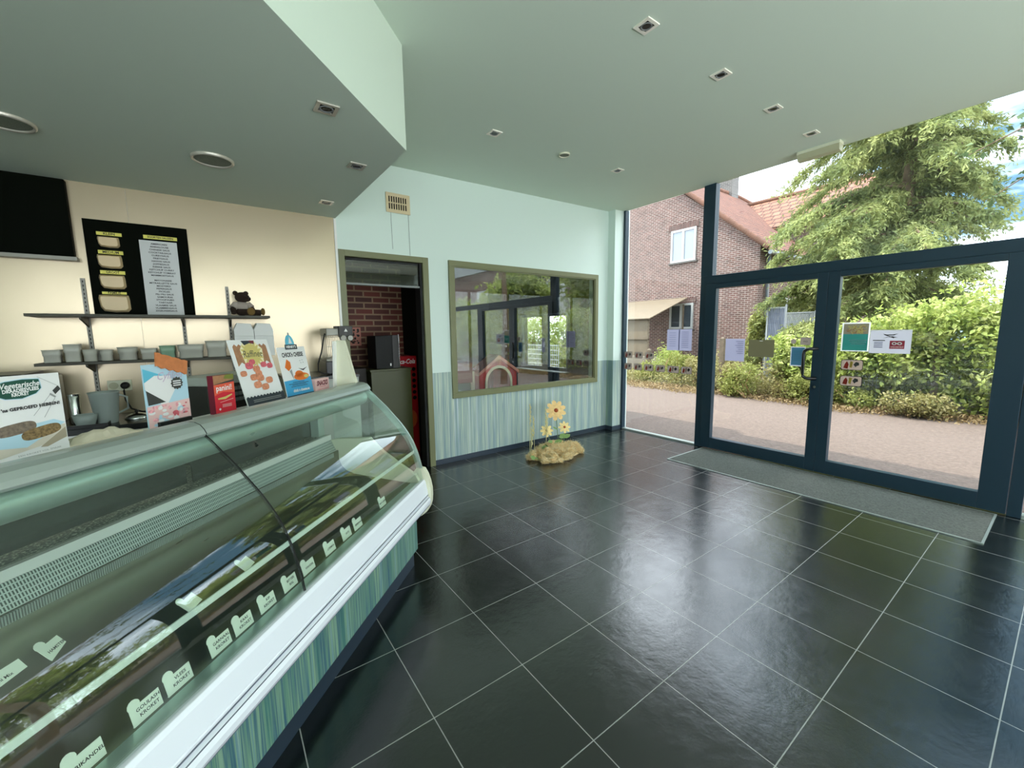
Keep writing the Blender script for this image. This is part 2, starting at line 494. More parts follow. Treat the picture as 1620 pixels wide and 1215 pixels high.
# ------------------------------------------------------------------ setting: the shop's shell
Y0 = 4.345          # back wall face
XG = 5.18           # plane of the glass front
def ceil_z(x): return 3.25 + 0.0165 * x

def build_shell():
    b = MB(); b.box(-3.2, 5.20, -3.5, 8.1, -0.10, 0.0)
    struct(b.build('floor', M['tiles']))
    b = MB()
    x0, x1 = -3.3, 5.195
    b.add([(x0, -3.6, ceil_z(x0)), (x1, -3.6, ceil_z(x1)), (x1, 4.6, ceil_z(x1)), (x0, 4.6, ceil_z(x0)),
           (x0, -3.6, 3.6), (x1, -3.6, 3.6), (x1, 4.6, 3.6), (x0, 4.6, 3.6)],
          [(0, 3, 2, 1), (4, 5, 6, 7), (0, 1, 5, 4), (1, 2, 6, 5), (2, 3, 7, 6), (3, 0, 4, 7)])
    struct(b.build('ceiling', M['ceil']))
    # lowered ceiling over the serving area, its edge running parallel to the counter
    b = MB()
    pts = [(1.048, 4.345), (-3.2, 4.345), (-3.2, -1.71), (1.06, 2.55)]
    b.prism_z(pts[::-1], 2.672, 3.27)
    struct(b.build('ceiling', M['ceil']))
    # back wall with the doorway (x 1.11-1.93) and the interior window (x 2.30-4.68)
    b = MB()
    y0, y1 = Y0, Y0 + 0.12
    b.box(1.048, 1.08, y0, y1, 0, 3.6)
    b.box(1.08, 1.97, y0, y1, 2.34, 3.6)
    b.box(1.97, 2.29, y0, y1, 0, 3.6)
    b.box(2.29, 4.69, y0, y1, 2.33, 3.6)
    b.box(2.29, 4.69, y0, y1, 0, 0.83)
    b.box(4.69, 5.30, y0, y1, 0, 3.6)
    struct(b.build('wall_back', M['wall']))
    b = MB(); b.box(4.965, 5.30, 4.215, Y0, 0, 3.6)
    struct(b.build('wall_pier', M['wall']))
    # striped panelling below 1.10 m
    b = MB()
    b.box(2.0, 2.29, y0 - 0.008, y0, 0.066, 1.10)
    b.box(2.29, 4.69, y0 - 0.008, y0, 0.066, 0.80)
    b.box(4.69, 4.965, y0 - 0.008, y0, 0.066, 1.10)
    struct(b.build('trim_1', M['stripe']))
    b = MB(); b.box(4.957, 5.17, 4.207, 4.2149, 0.066, 1.10)
    struct(b.build('trim_2', M['stripe']))
    b = MB(); b.box(4.957, 4.9649, 4.215, Y0 - 0.008, 0.066, 1.10)
    struct(b.build('trim_3', M['stripe_y']))
    b = MB(); b.box(2.0, 4.957, y0 - 0.012, y0 - 0.0001, 0, 0.066); b.box(4.945, 4.957, 4.20, y0 - 0.012, 0, 0.066); b.box(4.945, 5.17, 4.195, 4.207, 0, 0.066)
    struct(b.build('baseboard_back', M['skirt'], bevel=0.002))
    # kitchen wall: painted above, brushed steel lining below
    b = MB(); b.box(-3.2, 1.048, y0, y1, 0, 3.6)
    struct(b.build('wall_kitchen', M['wallup']))
    b = MB(); b.box(-3.2, -0.452, y0 - 0.006, y0, 0.0, 2.672); b.box(-0.450, 1.03, y0 - 0.006, y0, 0.0, 2.672)
    struct(b.build('trim_4', M['steel_wall']))
    b = MB(); b.box(1.028, 1.05, y0 - 0.018, y0 - 0.0062, 0, 2.66)
    struct(b.build('trim_5', M['white']))
    # left wall (window) and rear wall (glazed), both behind the camera
    b = MB()
    b.box(-3.3, -3.2, -3.6, 4.5, 0, 3.6)
    struct(b.build('wall_left', M['wall']))
    b = MB(); b.box(-3.3, -3.1, -3.6, -3.5, 0, 3.6); b.box(4.95, 5.3, -3.6, -3.5, 0, 3.6)
    b.box(-3.1, 4.95, -3.6, -3.5, 3.0, 3.6); b.box(-3.1, 4.95, -3.6, -3.5, 0, 0.2)
    struct(b.build('wall_rear', M['wall']))
    w = sroot('window_4', (1.6, -3.55, 0.2))
    f = MB()
    for x in (-3.1, -1.5, 0.1, 1.65, 3.25, 4.87): f.box(x, x + 0.08, -3.58, -3.52, 0.2, 3.0)
    f.box(-3.1, 4.95, -3.58, -3.52, 0.2, 0.28); f.box(-3.1, 4.95, -3.58, -3.52, 2.92, 3.0)
    f.build('window_frame', M['frame'], w)
    g = MB(); g.box(-3.08, 4.93, -3.552, -3.546, 0.22, 2.98); g.build('glass_pane', M['glass'], w)

def build_doorway():
    # olive frame of the doorway in the back wall
    r = sroot('door_2', (1.53, Y0, 0))
    f = MB(); y0, y1 = Y0 - 0.012, Y0 + 0.13
    f.box(1.053, 1.112, y0, y1, 0, 2.386); f.box(1.932, 2.0, y0, y1, 0, 2.386); f.box(1.112, 1.932, y0, y1, 2.325, 2.386)
    f.build('door_frame', M['olive'], r, bevel=0.002)
    d = MB()
    d.box(1.905, 1.9315, Y0 + 0.02, Y0 + 0.16, 0, 2.32); d.box(1.14, 1.905, Y0 + 0.05, Y0 + 0.14, 2.29, 2.3245)
    d.build('inner_jamb', M['dark'], r)
    t = MB(); t.box(1.112, 1.932, Y0 + 0.03, Y0 + 0.075, 2.055, 2.075)
    t.build('transom_bar', M['grey'], r, label='thin pale bar under the glazed overpanel')
    g = MB(); g.box(1.113, 1.90, Y0 + 0.045, Y0 + 0.052, 2.0755, 2.30)
    g.build('overpanel_glass', M['glass_over'], r)

def build_interior_window():
    r = sroot('window_3', (3.5, Y0, 0.78))
    f = MB(); y0, y1 = Y0 - 0.03, Y0 + 0.03
    x0, x1, z0, z1 = 2.246, 4.731, 0.778, 2.383
    w = 0.062
    f.box(x0, x1, y0, y1, z1 - w, z1); f.box(x0, x1, y0, y1, z0, z0 + w)
    f.box(x0, x0 + w, y0, y1, z0 + w, z1 - w); f.box(x1 - w, x1, y0, y1, z0 + w, z1 - w)
    f.build('window_frame', M['olive'], r, bevel=0.003)
    k = MB()
    a0, a1, b0, b1 = x0 + w, x1 - w, z0 + w, z1 - w; q = 0.013
    k.box(a0, a1, Y0 - 0.018, Y0 + 0.01, b1 - q, b1); k.box(a0, a1, Y0 - 0.018, Y0 + 0.01, b0, b0 + q)
    k.box(a0, a0 + q, Y0 - 0.018, Y0 + 0.01, b0 + q, b1 - q); k.box(a1 - q, a1, Y0 - 0.018, Y0 + 0.01, b0 + q, b1 - q)
    k.build('glazing_bead', M['olive'], r)
    g = MB(); g.box(a0 + q, a1 - q, Y0 - 0.006, Y0, b0 + q, b1 - q)
    g.build('glass_pane', M['glass_in'], r)

def build_glass_front():
    fr = M['frame']
    # side light left of the doors, glass above the transom, and the side light right of the doors
    r = sroot('window_1', (XG, 3.5, 0))
    f = MB()
    f.box(XG - 0.03, XG + 0.05, 4.172, 4.206, 0, 3.34)          # frame against the pier
    f.box(XG - 0.035, XG + 0.06, 2.80, 2.95, 2.225, 3.335)     # mullion above the doors
    f.build('window_frame', fr, r, bevel=0.002)
    s = MB(); s.box(XG - 0.03, XG + 0.05, 2.95, 4.172, 0.0, 0.022)
    s.build('window_sill', M['alu'], r, label='narrow pale metal threshold strip')
    g = MB(); g.box(XG, XG + 0.008, 2.945, 4.176, 0.02, 3.335); g.build('glass_pane', M['glass'], r)
    r = sroot('window_2', (XG, 0.5, 2.22))
    g = MB(); g.box(XG, XG + 0.008, -3.45, 2.802, 2.222, 3.335); g.build('glass_pane', M['glass'], r)
    f = MB(); f.box(XG - 0.035, XG + 0.06, -3.5, 2.8715, 2.12, 2.225)
    f.build('transom', fr, r, bevel=0.002)
    r = sroot('window_6', (XG, -1.6, 0))
    f = MB(); f.box(XG - 0.03, XG + 0.05, -3.5, 0.155, 0, 0.03)
    f.build('window_sill', M['alu'], r)
    f = MB()
    for y in (-1.72, -3.5): f.box(XG - 0.03, XG + 0.05, y, y + 0.07, 0.03, 2.12)
    f.build('window_frame', fr, r, bevel=0.002)
    g = MB(); g.box(XG, XG + 0.008, -3.45, 0.165, 0.03, 2.122); g.build('glass_pane', M['glass'], r)
    # double doors
    r = sroot('door_1', (XG, 1.56, 0))
    f = MB()
    f.box(XG - 0.03, XG + 0.06, 2.872, 2.95, 0, 2.2249); f.box(XG - 0.03, XG + 0.06, 0.157, 0.235, 0, 2.1199)
    f.build('door_frame', fr, r, bevel=0.003)
    for nm, ya, yb, ga, gb in (('door_leaf', 1.574, 2.869, 1.666, 2.737), ('door_leaf', 0.238, 1.571, 0.400, 1.474)):
        l = MB(); xa, xb = XG - 0.045, XG + 0.03
        l.box(xa, xb, ya, ga, 0.012, 2.118); l.box(xa, xb, gb, yb, 0.012, 2.118)
        l.box(xa, xb, ga, gb, 0.012, 0.152); l.box(xa, xb, ga, gb, 2.062, 2.118)
        leaf = l.build(nm, fr, r, bevel=0.003)
        g = MB(); g.box(XG, XG + 0.006, ga - 0.004, gb + 0.004, 0.148, 2.066); g.build('glass_pane', M['glass'], leaf)
        if gb > 2:
            h = MB()
            hx, hy = XG - 0.115, 1.735
            pts = [(XG - 0.046, 1.62, 1.335), (hx + 0.01, 1.66, 1.335), (hx, 1.69, 1.33), (hx, 1.715, 1.31), (hx, 1.72, 1.28),
                   (hx, 1.72, 1.075), (hx, 1.715, 1.045), (hx, 1.69, 1.025), (hx + 0.01, 1.66, 1.02), (XG - 0.046, 1.62, 1.02)]
            h.tube(pts, 0.016, 10); h.build('pull_handle', M['black'], leaf, label='black D-shaped pull handle')
            k = MB(); k.lathe([(0.014, -0.012), (0.014, 0.0)], (XG - 0.045, 1.62, 0.93), 12, 0, 'x'); k.build('lock_cylinder', M['chrome'], leaf)

def build_mat():
    t = thing('door_mat', 'dark grey ribbed entrance mat sunk in the floor before the glass doors', 'door mat', (4.71, 1.55, 0))
    m = MB(); m.box(4.335, 5.095, 0.29, 2.80, 0.0, 0.006); m.build('mat_surface', M['mat'], t)
    e = MB()
    e.box(4.322, 4.335, 0.277, 2.813, 0, 0.008); e.box(5.095, 5.104, 0.277, 2.813, 0, 0.008)
    e.box(4.335, 5.095, 0.277, 0.29, 0, 0.008); e.box(4.335, 5.095, 2.80, 2.813, 0, 0.008)
    e.build('edge_profile', M['alu'], t, label='thin pale metal edging of the mat')
M['steel_wall'] = mat_steel('brushed_steel_wall_lining', (200, 184, 154), 0.25, 'X', 0.0)
M['steel_wall'].node_tree.nodes['Principled BSDF'].inputs['Metallic'].default_value = 0.42
M['glass_over'] = glass_mat('smoked_overpanel_glass', 1.6, (0.55, 0.52, 0.45, 1))
M['mat'] = mat('ribbed_mat_fibre', (84, 87, 80), 0.95, noise=0.35, nscale=70, bump=0.6, bscale=120)
build_shell(); build_doorway(); build_interior_window(); build_glass_front(); build_mat()

# ------------------------------------------------------------------ ceiling fittings
def downlight(x, y, z, label, group, slope=0.0):
    t = thing('recessed_downlight', label, 'ceiling light', (x, y, z), 0, group)
    f = MB(); q = 0.052; i = 0.034
    f.box(x - q, x + q, y - q, y - i, z - 0.007, z + 0.0); f.box(x - q, x + q, y + i, y + q, z - 0.007, z)
    f.box(x - q, x - i, y - i, y + i, z - 0.007, z); f.box(x + i, x + q, y - i, y + i, z - 0.007, z)
    o = f.build('trim_frame', M['light_trim'] if slope or z > 3 else M['chrome_sq'], t)
    l = MB(); l.lathe([(0.034, -0.006), (0.030, -0.010), (0.026, -0.006), (0.024, -0.004)], (x, y, z), 20, cap=False); l.build('ring', M['grey'], t)
    k = MB(); k.lathe([(0.026, -0.005), (0.012, -0.003), (0.0, -0.003)][:2], (x, y, z), 16); k.box(x - 0.0345, x + 0.0345, y - 0.0345, y + 0.0345, z - 0.003, z - 0.001)
    k.build('bulb', M['bulb'], t)
    if slope: t.rotation_euler = (0, -math.atan(slope), 0)
    return t
M['light_trim'] = mat('cream_lamp_trim', (246, 242, 228), 0.4)
M['chrome_sq'] = mat('brushed_nickel', (206, 202, 188), 0.35, 0.4)
M['bulb'] = mat('dark_reflector', (28, 28, 26), 0.2, 0.5)
places = [(2.16, 1.63, 'nearest the camera of the four square downlights in the row beside the glass front'),
          (2.99, 1.63, 'second from the camera in the row of four square downlights'),
          (3.81, 1.63, 'third from the camera in the row of four square downlights'),
          (4.60, 1.63, 'square downlight of the row of four, right beside the emergency lamp')]
for x, y, t_ in places:
    downlight(x, y, ceil_z(x), t_, 'square downlights in the main ceiling', 0.0165)
downlight(2.14, 3.18, ceil_z(2.14), 'square downlight left of the small round vent in the main ceiling', 'square downlights in the main ceiling', 0.0165)
downlight(3.77, 3.18, ceil_z(3.77), 'square downlight right of the small round vent in the main ceiling', 'square downlights in the main ceiling', 0.0165)
downlight(0.55, 2.31, 2.672, 'largest looking square downlight in the lowered ceiling, beside its long slanting edge', 'square downlights in the lowered ceiling')
downlight(0.87, 2.95, 2.672, 'middle square downlight in the lowered ceiling, near its corner', 'square downlights in the lowered ceiling')
downlight(0.87, 3.87, 2.672, 'square downlight in the lowered ceiling closest to the kitchen wall', 'square downlights in the lowered ceiling')
def round_vent(x, y, z, r, label, nm='ceiling_vent', cat='ceiling vent'):
    t = thing(nm, label, cat, (x, y, z))
    f = MB(); f.lathe([(r, 0), (r, -0.012), (r * 0.93, -0.018), (r * 0.86, -0.012), (r * 0.85, -0.004)], (x, y, z), 32, cap=False)
    f.build('rim', M['chrome_sq'] if r > 0.08 else M['cream'], t)
    k = MB(); k.lathe([(r * 0.86, -0.002), (r * 0.86, -0.009)], (x, y, z), 32); k.build('grille', M['grille'], t)
M['grille'] = mat('speaker_mesh', (128, 136, 120), 0.7, noise=0.3, nscale=300)
round_vent(2.97, 3.18, ceil_z(2.97), 0.055, 'small round pale vent between two square downlights in the main ceiling')
round_vent(0.09, 3.345, 2.672, 0.115, 'round ceiling speaker with chrome rim in the middle of the lowered ceiling', 'ceiling_speaker', 'ceiling speaker')
round_vent(-0.78, 3.35, 2.672, 0.115, 'round ceiling speaker at the left edge of the photo in the lowered ceiling', 'ceiling_speaker', 'ceiling speaker')
def exit_lamp():
    z = ceil_z(5.05)
    t = thing('emergency_lamp', 'long beige emergency lamp on the ceiling edge above the glass doors', 'emergency light', (5.04, 1.70, z))
    b = MB(); b.box(4.985, 5.095, 1.525, 1.885, z - 0.028, z); b.build('base_plate', M['cream'], t, bevel=0.003)
    b = MB()
    pts = [(4.99, z - 0.028), (5.0, z - 0.082), (5.02, z - 0.09), (5.07, z - 0.09), (5.09, z - 0.078), (5.093, z - 0.028)]
    b.prism_y(pts[::-1], 1.53, 1.88, 0); b.build('diffuser', M['beige'], t, bevel=0.002)
M['beige'] = mat('beige_diffuser', (186, 184, 150), 0.45)
exit_lamp()
def wall_vent():
    t = thing('wall_vent', 'small cream slotted ventilation grille high on the mint wall above the doorway', 'air vent', (1.684, Y0, 2.815))
    x0, x1, z0, z1 = 1.565, 1.803, 2.818, 2.998; y = Y0
    b = MB(); b.box(x0 - 0.008, x1 + 0.008, y - 0.006, y - 0.0005, z0 - 0.006, z1 + 0.006); b.build('backing', M['dark_hole'], t)
    f = MB()
    f.box(x0 - 0.01, x1 + 0.01, y - 0.014, y - 0.006, z1 - 0.026, z1 + 0.008); f.box(x0 - 0.01, x1 + 0.01, y - 0.014, y - 0.006, z0 - 0.008, z0 + 0.026)
    f.box(x0 - 0.01, x0 + 0.018, y - 0.014, y - 0.006, z0 + 0.026, z1 - 0.026); f.box(x1 - 0.018, x1 + 0.01, y - 0.014, y - 0.006, z0 + 0.026, z1 - 0.026)
    zm = (z0 + z1) / 2
    f.box(x0 + 0.018, x1 - 0.018, y - 0.014, y - 0.006, zm - 0.006, zm + 0.006)
    for i in range(8):
        xa = x0 + 0.018 + (i + 0.55) * (x1 - x0 - 0.036) / 8 - 0.0
        f.box(xa, xa + 0.011, y - 0.0135, y - 0.0065, z0 + 0.026, z1 - 0.026)
    f.build('slotted_cover', M['vent_cream'], t)
M['vent_cream'] = mat('cream_enamel', (214, 196, 158), 0.45)
M['dark_hole'] = mat('dark_void', (16, 14, 10), 0.9)
wall_vent()
for x, z, lb in ((1.602, 2.44, 'thin short cord hanging from the left of the wall vent'), (1.792, 2.39, 'thin long cord hanging from the right of the wall vent')):
    b = MB(); b.tube([(x, Y0 - 0.006, 2.812), (x + 0.004, Y0 - 0.004, z)], 0.0016, 6)
    tag(b.build('cord', M['grey'], base=(x, Y0 - 0.006, z)), lb, 'cord')
# ------------------------------------------------------------------ outdoors
def npmesh(name, verts, faces, mats, midx=None, smooth=False, parent=None, loc=None):
    me = bpy.data.meshes.new(name)
    nv, nf = len(verts), len(faces); k = faces.shape[1]
    me.vertices.add(nv); me.vertices.foreach_set('co', np.asarray(verts, np.float32).ravel())
    me.loops.add(nf * k); me.loops.foreach_set('vertex_index', faces.astype(np.int32).ravel())
    me.polygons.add(nf)
    me.polygons.foreach_set('loop_start', np.arange(0, nf * k, k, dtype=np.int32))
    me.polygons.foreach_set('loop_total', np.full(nf, k, np.int32))
    for m in (mats if isinstance(mats, (list, tuple)) else [mats]): me.materials.append(m)
    if midx is not None: me.polygons.foreach_set('material_index', midx.astype(np.int32))
    me.update(calc_edges=True); me.validate()
    o = bpy.data.objects.new(name, me); COL.objects.link(o)
    if parent is not None: o.parent = parent
    if loc is not None: o.location = loc
    return o
RNG = np.random.default_rng(11)
def rand_dirs(n):
    d = RNG.normal(size=(n, 3)); return d / np.linalg.norm(d, axis=1)[:, None]
def leaf_quads(P, size, D=None, aspect=0.55, up_bias=0.6, jitter=0.35):
    """bent leaf: two quads folded along the rib (6 vertices)"""
    n = len(P)
    if D is None: D = rand_dirs(n)
    Nn = rand_dirs(n); Nn[:, 2] = np.abs(Nn[:, 2]) + up_bias; Nn /= np.linalg.norm(Nn, axis=1)[:, None]
    B = np.cross(D, Nn); B /= (np.linalg.norm(B, axis=1)[:, None] + 1e-9)
    U = np.cross(B, D)
    s = (size * (1 + jitter * RNG.uniform(-1, 1, n)))[:, None]
    w = s * aspect * 0.5
    b0 = P - D * s * 0.5; t0 = P + D * s * 0.5; 
    l1 = P - B * w + U * w * 0.45; r1 = P + B * w + U * w * 0.45
    V = np.stack([b0, r1, t0, l1], 1).reshape(-1, 3)
    i = np.arange(n)[:, None] * 4
    F = np.concatenate([i, i + 1, i + 2, i + 3], 1)
    return V, F
def blob_points(n, blobs, shell=0.5):
    """points near the surface of a set of ellipsoids; blobs: (cx,cy,cz,rx,ry,rz)"""
    B = np.array(blobs, float); vol = (B[:, 3] * B[:, 4] * B[:, 5]) ** (2 / 3)
    k = RNG.choice(len(B), n, p=vol / vol.sum())
    d = rand_dirs(n); r = (shell + (1 - shell) * RNG.random(n))[:, None] * (1 + 0.10 * RNG.normal(size=n))[:, None]
    P = B[k, :3] + d * B[k, 3:6] * r
    return P, d
def shrub(name, label, cat, base, blobs, n, size, leafm, group=None, stems=6, seed=0, aspect=0.55, stemm=None, up=0.6):
    t = thing(name, label, cat, base, 0, group)
    P, d = blob_points(n, blobs)
    P = P[P[:, 2] > 0.02]
    V, F = leaf_quads(P, size, aspect=aspect, up_bias=up)
    npmesh('foliage', V, F, leafm, parent=t)
    rr = random.Random(seed); b = MB()
    for i in range(stems):
        q = blobs[rr.randrange(len(blobs))]
        a = (rr.uniform(-0.2, 0.2), rr.uniform(-0.2, 0.2), 0.0)
        m = ((a[0] + q[0]) / 2 + rr.uniform(-0.1, 0.1), (a[1] + q[1]) / 2 + rr.uniform(-0.1, 0.1), q[2] * 0.5)
        b.tube([a, m, (q[0], q[1], q[2] + q[5] * 0.3)], 0.022, 6, r2=0.007)
    o = b.build('stem', stemm or M['bark'], None); o.parent = t
    return t
M['bark'] = mat('rough_bark', (112, 92, 72), 0.95, noise=0.35, nscale=12, bump=0.6, bscale=30)
M['twig'] = mat('dry_twigs', (176, 142, 104), 0.9)
M['leaf_lime'] = mat_leaf('lime_green_leaves', (99, 107, 51), (141, 146, 74), (172, 172, 111), 6.0, 0.45)
M['leaf_mid'] = mat_leaf('laurel_leaves', (99, 120, 55), (160, 172, 86), (204, 206, 144), 3.2, 0.45)
M['leaf_olive'] = mat_leaf('yellowing_weeds', (107, 104, 58), (144, 137, 83), (172, 160, 116), 5.0, 0.4)
M['leaf_dry'] = mat_leaf('dry_grass_and_leaves', (112, 90, 60), (146, 122, 84), (168, 150, 110), 6.0, 0.3)
M['needle'] = mat_leaf('conifer_needles', (92, 107, 67), (144, 153, 92), (187, 190, 125), 1.6, 0.45)
M['needle_dark'] = mat_leaf('dark_green_leaves', (44, 62, 44), (82, 102, 62), (128, 142, 82), 1.3, 0.3)  # darker greens, used on the street tree's leaves
M['brick_out'] = mat_brick('pinkish_house_brick', 'Y', srgb(103, 67, 60), srgb(72, 45, 40), srgb(141, 127, 119), 0.22, 0.072, 0.017, 0.95, 0.3)
M['brick_out_x'] = mat_brick('pinkish_house_brick_side', 'X', srgb(94, 64, 57), srgb(69, 44, 39), srgb(126, 114, 106), 0.22, 0.072, 0.014, 0.95, 0.3)
M['soldier'] = mat_brick('upright_lintel_brick', 'Y', srgb(90, 59, 54), srgb(72, 45, 41), srgb(121, 110, 103), 0.07, 0.4, 0.011, 0.95, 0.3)
def mat_roof(name, ax_u, c1, c2, w=0.28, h=0.3):
    m = mat_brick(name, ax_u, c1, c2, srgb(66, 38, 28), w, h, 0.03, 0.85, 1.0)
    return m
M['roof_x'] = mat_roof('orange_clay_roof_tiles', 'X', srgb(132, 84, 62), srgb(107, 65, 48), 0.22, 0.16)
M['roof_y'] = mat_roof('orange_clay_pantiles', 'Y', srgb(137, 92, 70), srgb(116, 72, 53), 0.4, 0.26)
M['pvc'] = mat('white_pvc', (176, 178, 174), 0.4)
M['dkglass'] = mat('dark_house_glazing', (58, 66, 72), 0.08, spec=0.9)
M['ltglass'] = mat('pale_curtained_glazing', (130, 138, 150), 0.15, spec=0.8)
M['stone'] = mat('grey_stone_sill', (80, 74, 70), 0.8)
M['zinc'] = mat('zinc_grey', (120, 126, 130), 0.4, 0.4)
M['conc'] = mat('pale_concrete', (124, 116, 104), 0.9, noise=0.15, nscale=6)
M['tarp'] = mat('beige_plastic_sheeting', (109, 96, 77), 0.6, noise=0.08, nscale=4)
M['wood_post'] = mat('weathered_wood', (96, 84, 68), 0.9, noise=0.25, nscale=14)
M['slat_white'] = mat('pale_grey_slats', (140, 144, 144), 0.6)
M['slat_blue'] = mat('blue_grey_panel', (100, 106, 120), 0.6)

def build_ground():
    b = MB(); b.box(5.26, 60, -40, 60, -0.25, -0.05)
    tag(b.build('road', M['asphalt']), 'pale gravelly road in front of the shop', 'road')['kind'] = 'structure'
    b = MB(); b.box(10.6, 40, -30, 40, -0.05, 0.02)
    tag(b.build('garden_ground', M['soil']), 'dry earth of the garden across the road', 'ground')['kind'] = 'structure'
M['soil'] = mat('dry_earth', (112, 98, 76), 0.95, noise=0.3, nscale=5, bump=0.5, bscale=20)
build_ground()

def house_window(root, x, y0, y1, z0, z1, gm, lab):
    f = MB(); w = 0.085
    ym = (y0 + y1) / 2
    f.box(x - 0.03, x + 0.05, y0, y1, z0, z0 + w); f.box(x - 0.03, x + 0.05, y0, y1, z1 - w, z1)
    for a, b_ in ((y0, y0 + w), (ym - 0.05, ym + 0.05), (y1 - w, y1)): f.box(x - 0.03, x + 0.05, a, b_, z0 + w, z1 - w)
    o = f.build('window', M['pvc'], root, label=lab)
    g = MB(); g.box(x + 0.005, x + 0.015, y0 + w, y1 - w, z0 + w, z1 - w); g.build('pane', gm, o)
    s = MB(); s.box(x - 0.06, x + 0.03, y0 - 0.08, y1 + 0.06, z0 - 0.07, z0 - 0.002); s.build('sill', M['stone'], o)
    l = MB(); l.box(x - 0.012, x + 0.03, y0 - 0.10, y1 + 0.10, z1 + 0.002, z1 + 0.22); l.build('lintel', M['soldier'], o)
def build_house():
    t = thing('brick_house', 'pink brick house with orange tiled roof across the road', 'house', (16.0, 9.5, -0.05))
    X = 16.0; ye, yr = 7.0, 12.0; ze, zr = 4.55, 8.75
    b = MB()
    prof = [(ye, -0.05), (ye, ze), (yr, zr - 0.12), (17.0, ze), (17.0, -0.05)]
    b.prism_x([(p[0], p[1]) for p in prof][::-1], X, 25.5)
    b.build('wall', [M['brick_out']], t)
    s = MB(); s.box(X + 0.005, 25.4, ye - 0.012, ye - 0.001, -0.05, ze - 0.1); s.build('side_wall', M['brick_out_x'], t)
    # main roof with hipped far end
    r = MB(); ov = 0.18
    def slab(ps, th, mi=0, hole=None):
        n = len(ps); up = [(p[0], p[1], p[2] + th) for p in ps]
        r.add(list(ps) + up, [list(range(n))[::-1], [n + i for i in range(n)]] + [[i, (i + 1) % n, n + (i + 1) % n, n + i] for i in range(n)], mi)
    sl = (zr - ze) / (yr - ye)
    A, B = (X - ov, ye - 0.35, ze - 0.35 * sl), (X - ov, yr, zr)
    C, D = (24.5, yr, zr), (27.5, ye - 0.35, ze - 0.35 * sl)
    slab([A, D, C, B], 0.10)
    slab([B, C, (27.5, 17.35, ze - 0.35 * sl), (X - ov, 17.35, ze - 0.35 * sl)], 0.10)
    r.build('roof', M['roof_x'], t)
    k = MB(); 
    for i in range(26):
        f = i / 26; f2 = (i + 1.06) / 26
        p = [A[j] + (B[j] - A[j]) * f for j in range(3)]; q = [A[j] + (B[j] - A[j]) * f2 for j in range(3)]
        k.tube([(p[0], p[1], p[2] + 0.10), (q[0], q[1], q[2] + 0.12)], 0.085, 7, r2=0.105)
    k.build('verge_tiles', M['ridge'], t)
    k = MB(); k.tube([(X - ov, yr, zr + 0.12), (24.5, yr, zr + 0.12), (27.5, ye, ze + 0.2)], 0.12, 8); k.build('ridge_tiles', M['ridge'], t)
    # rear wing
    w = MB(); w.box(21.2, 26.6, 5.6, 11.9, -0.05, 6.0); w.build('rear_wing_wall', M['brick_out'], t)
    r = MB()
    slab([(20.9, 5.4, 6.0), (20.9, 12, 6.0), (24.0, 12, 8.05), (24.0, 5.4, 8.05)], 0.1)
    slab([(24.0, 5.4, 8.05), (24.0, 12, 8.05), (27.1, 12, 6.0), (27.1, 5.4, 6.0)], 0.1)
    r.build('rear_wing_roof', M['roof_y'], t)
    k = MB(); k.tube([(24.0, 5.4, 8.17), (24.0, 12, 8.17)], 0.13, 8); k.build('rear_ridge_tiles', M['ridge'], t)
    c = MB(); c.box(23.2, 23.9, 11.75, 12.6, 8.0, 10.0); c.build('chimney', M['chim'], t)
    c = MB(); c.lathe([(0.06, -0.05), (0.06, 4.2)], (X + 0.5, ye - 0.10, 0), 10); c.tube([(X + 0.5, ye - 0.1, 4.2), (X + 0.3, ye - 0.35, 4.5)], 0.06, 8)
    c.build('downpipe', M['zinc'], t)
    g = MB(); g.tube([(X - 0.2, ye - 0.42, ze - 0.36), (27, ye - 0.42, ze - 0.36)], 0.075, 8); g.build('gutter', M['zinc'], t)
    house_window(t, X - 0.02, 9.42, 10.54, 4.35, 5.66, M['ltglass'], 'upper white window with drawn pale curtains')
    house_window(t, X - 0.02, 9.43, 10.50, 1.60, 2.65, M['dkglass'], 'lower white window with dark panes')
    f = MB(); f.box(17.9, 19.4, ye - 0.05, ye - 0.013, 1.5, 2.75); o = f.build('window', M['pvc'], t)
    g = MB()
    for i in range(3): g.box(17.97 + i * 0.49, 18.37 + i * 0.49, ye - 0.06, ye - 0.045, 1.57, 2.68)
    g.build('pane', M['dkglass'], o)
M['ridge'] = mat('clay_ridge_tiles', (106, 72, 56), 0.85, noise=0.2, nscale=3)
M['chim'] = mat_brick('grey_chimney_brick', 'Y', srgb(96, 94, 90), srgb(76, 74, 72), srgb(124, 120, 116), 0.22, 0.08, 0.012)
build_house()

